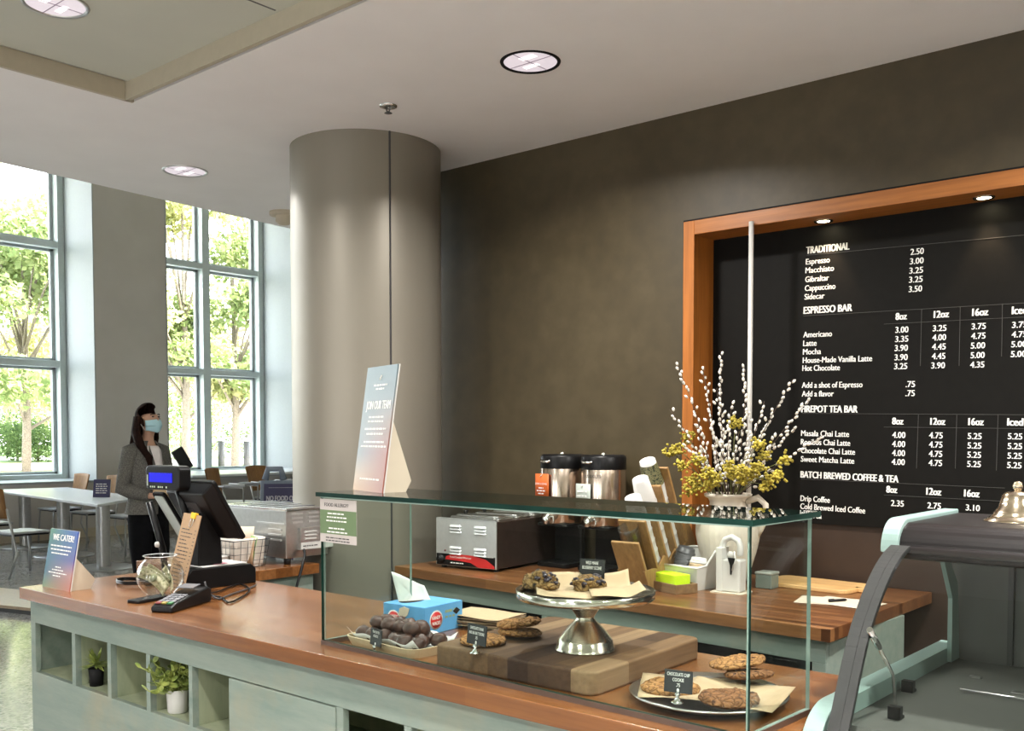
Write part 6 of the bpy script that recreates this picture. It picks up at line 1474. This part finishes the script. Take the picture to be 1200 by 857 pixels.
def tree(loc, h, mat, seed, label, spread=2.6, low=1.6, n=11000):
    rr = random.Random(seed); t = thing('tree', label, 'tree', loc, 0, 'trees outside the windows')
    bm = B(); tube(bm, [(0, 0, 0), (.05, .02, h * .25), (-.05, .05, h * .5), (.0, 0, h * .85)], [.11, .09, .06, .02], 10)
    cl = []
    for k in range(13):
        a = rr.uniform(0, 2 * PI); z = low + (h - low) * rr.uniform(.05, 1); r = spread * rr.uniform(.35, 1) * (1 - .45 * (z - low) / (h - low)); e = (r * math.cos(a), r * math.sin(a), z)
        tube(bm, [(0, 0, max(.8, z * .55)), (e[0] * .5, e[1] * .5, z * .82), e], [.04, .025, .01], 6); cl.append((e, (spread * .42, spread * .42, spread * .28)))
    obj('trunk', bm, M_BARK, t); foliage('crown', mat, t, cl, n, .17, seed); return t
def outp(px, depth): v = pD(px, 510, depth); return (v.x, v.y, GZ)
tree(outp(30, 23), 6.2, M_LF1, 3, 'leafy green tree outside filling the lower left window', 2.4, 1.5, 14000)
tree(outp(-40, 27), 9.5, M_LF2, 4, 'tall yellow green tree outside at the left edge of the left window', 3.2, 2.5, 12000)
tree(outp(95, 33), 7, M_LF2, 5, 'yellowish tree standing further back behind the left window', 3.5, 2, 12000)
tree(outp(217, 24), 7.6, M_LF2, 6, 'tall tree outside the left half of the right window', 2.0, 2.0, 12000)
tree(outp(275, 25), 6.2, M_LF1, 7, 'green tree outside the right half of the right window', 2.2, 1.9, 13000)
tree(outp(330, 30), 7.4, M_LF2, 8, 'yellow green tree outside beside the right frame of the right window', 3.0, 2.2, 11000)
tree(outp(245, 42), 7.5, M_LF1, 9, 'distant green tree across the second path behind the right window', 4.0, 1.5, 10000)
tree(outp(10, 45), 8.0, M_LF1, 10, 'distant green tree across the second path behind the left window', 4.0, 1.2, 10000)
def bush(px, depth, r, h, mat, seed, label):
    t = thing('bush', label, 'bush', outp(px, depth), 0, 'bushes outside the windows'); bm = B(); tube(bm, [(0, 0, 0), (0, 0, h * .6)], .05, 6); obj('stem', bm, M_BARK, t)
    foliage('leaves', mat, t, [((0, 0, h * .5), (r, r, h * .5))], 5000, .10, seed)
bush(20, 36.0, 2.2, 1.9, M_LF3, 21, 'dark rounded bush outside low in the left window')
bush(44, 35.0, 1.6, 1.5, M_LF3, 22, 'dark bush outside at the foot of the pale trunk in the left window')
bush(290, 46, 2.6, 1.9, M_LF3, 23, 'dark bush beyond the lawn in the right window')
bush(212, 45, 2.4, 1.8, M_LF1, 24, 'green bush beyond the lawn at the left of the right window')
for i, (px, dp) in enumerate(((259, 27), (289, 26))):
    t = thing('bollard', 'grey bollard on the bright path seen through the right window, %s one' % ('left' if i == 0 else 'right'), 'bollard', outp(px, dp)); bm = B(); lathe(bm, [(0, 0), (.09, 0), (.09, .9), (0, .92)], 16); obj('post', bm, M_DKGREY, t); bm = B(); lathe(bm, [(.095, .78), (.1, .80), (.1, .93), (0, .97)], 16); obj('cap', bm, M_STEEL, t)

# ------------------------------------------------------------------ light
w = bpy.data.worlds.new('sky'); SC.world = w; w.use_nodes = True
nt = w.node_tree; bg = nt.nodes['Background']
tc = nt.nodes.new('ShaderNodeTexCoord'); sx_ = nt.nodes.new('ShaderNodeSeparateXYZ'); nt.links.new(tc.outputs['Generated'], sx_.inputs[0])
rp = nt.nodes.new('ShaderNodeValToRGB'); nt.links.new(sx_.outputs[2], rp.inputs[0])
rp.color_ramp.elements[0].position = .0; rp.color_ramp.elements[0].color = (1, 1, 1, 1); rp.color_ramp.elements[1].position = .8; rp.color_ramp.elements[1].color = (.74, .88, 1, 1)
nt.links.new(rp.outputs[0], bg.inputs['Color']); bg.inputs['Strength'].default_value = 3.7
sun = bpy.data.lights.new('sun', 'SUN'); sun.energy = 9; sun.angle = R(.6); sun.color = (1, .95, .84)
so = bpy.data.objects.new('sun', sun); COL.objects.link(so); so.rotation_euler = V((-.62, -.30, -.72)).to_track_quat('-Z', 'Y').to_euler()
def lamp(loc, e, col=(1, .965, .92), size=.16, spread=150):
    l = bpy.data.lights.new('downlight', 'AREA'); l.shape = 'DISK'; l.size = size; l.energy = e; l.color = col; l.spread = R(spread)
    o = bpy.data.objects.new('downlight', l); o.location = loc; COL.objects.link(o)
for px, py, z in ((621.5, 72.5, CEIL), (217, 200.5, CEIL), (65, 5, CEIL + .065)):
    g = pz(px, py, z); lamp((g.x, g.y, z - .012), 11)
for x, y in ((-.5, .6), (-.3, 2.63), (-2.95, -1.0), (-.6, -1.2), (1.6, .8), (1.5, 2.63), (1.6, -1.2), (-2.9, -3.4), (-.6, -3.4)):  # unseen ceiling lamps without fixtures, added to brighten the room
    lamp((x, y, CEIL - .012 + (.065 if y < 1.9 else 0)), 19)
vs_ = SC.view_settings
SC.display_settings.display_device = 'sRGB'; vs_.view_transform = 'Standard'; vs_.look = 'None'; vs_.gamma = 1; vs_.use_curve_mapping = False; vs_.exposure = 1.6
cy = SC.cycles
cy.use_denoising = True; cy.transparent_max_bounces = 24; cy.max_bounces = 10; cy.diffuse_bounces = 5; cy.glossy_bounces = 5; cy.sample_clamp_indirect = 6; cy.caustics_reflective = False; cy.caustics_refractive = False
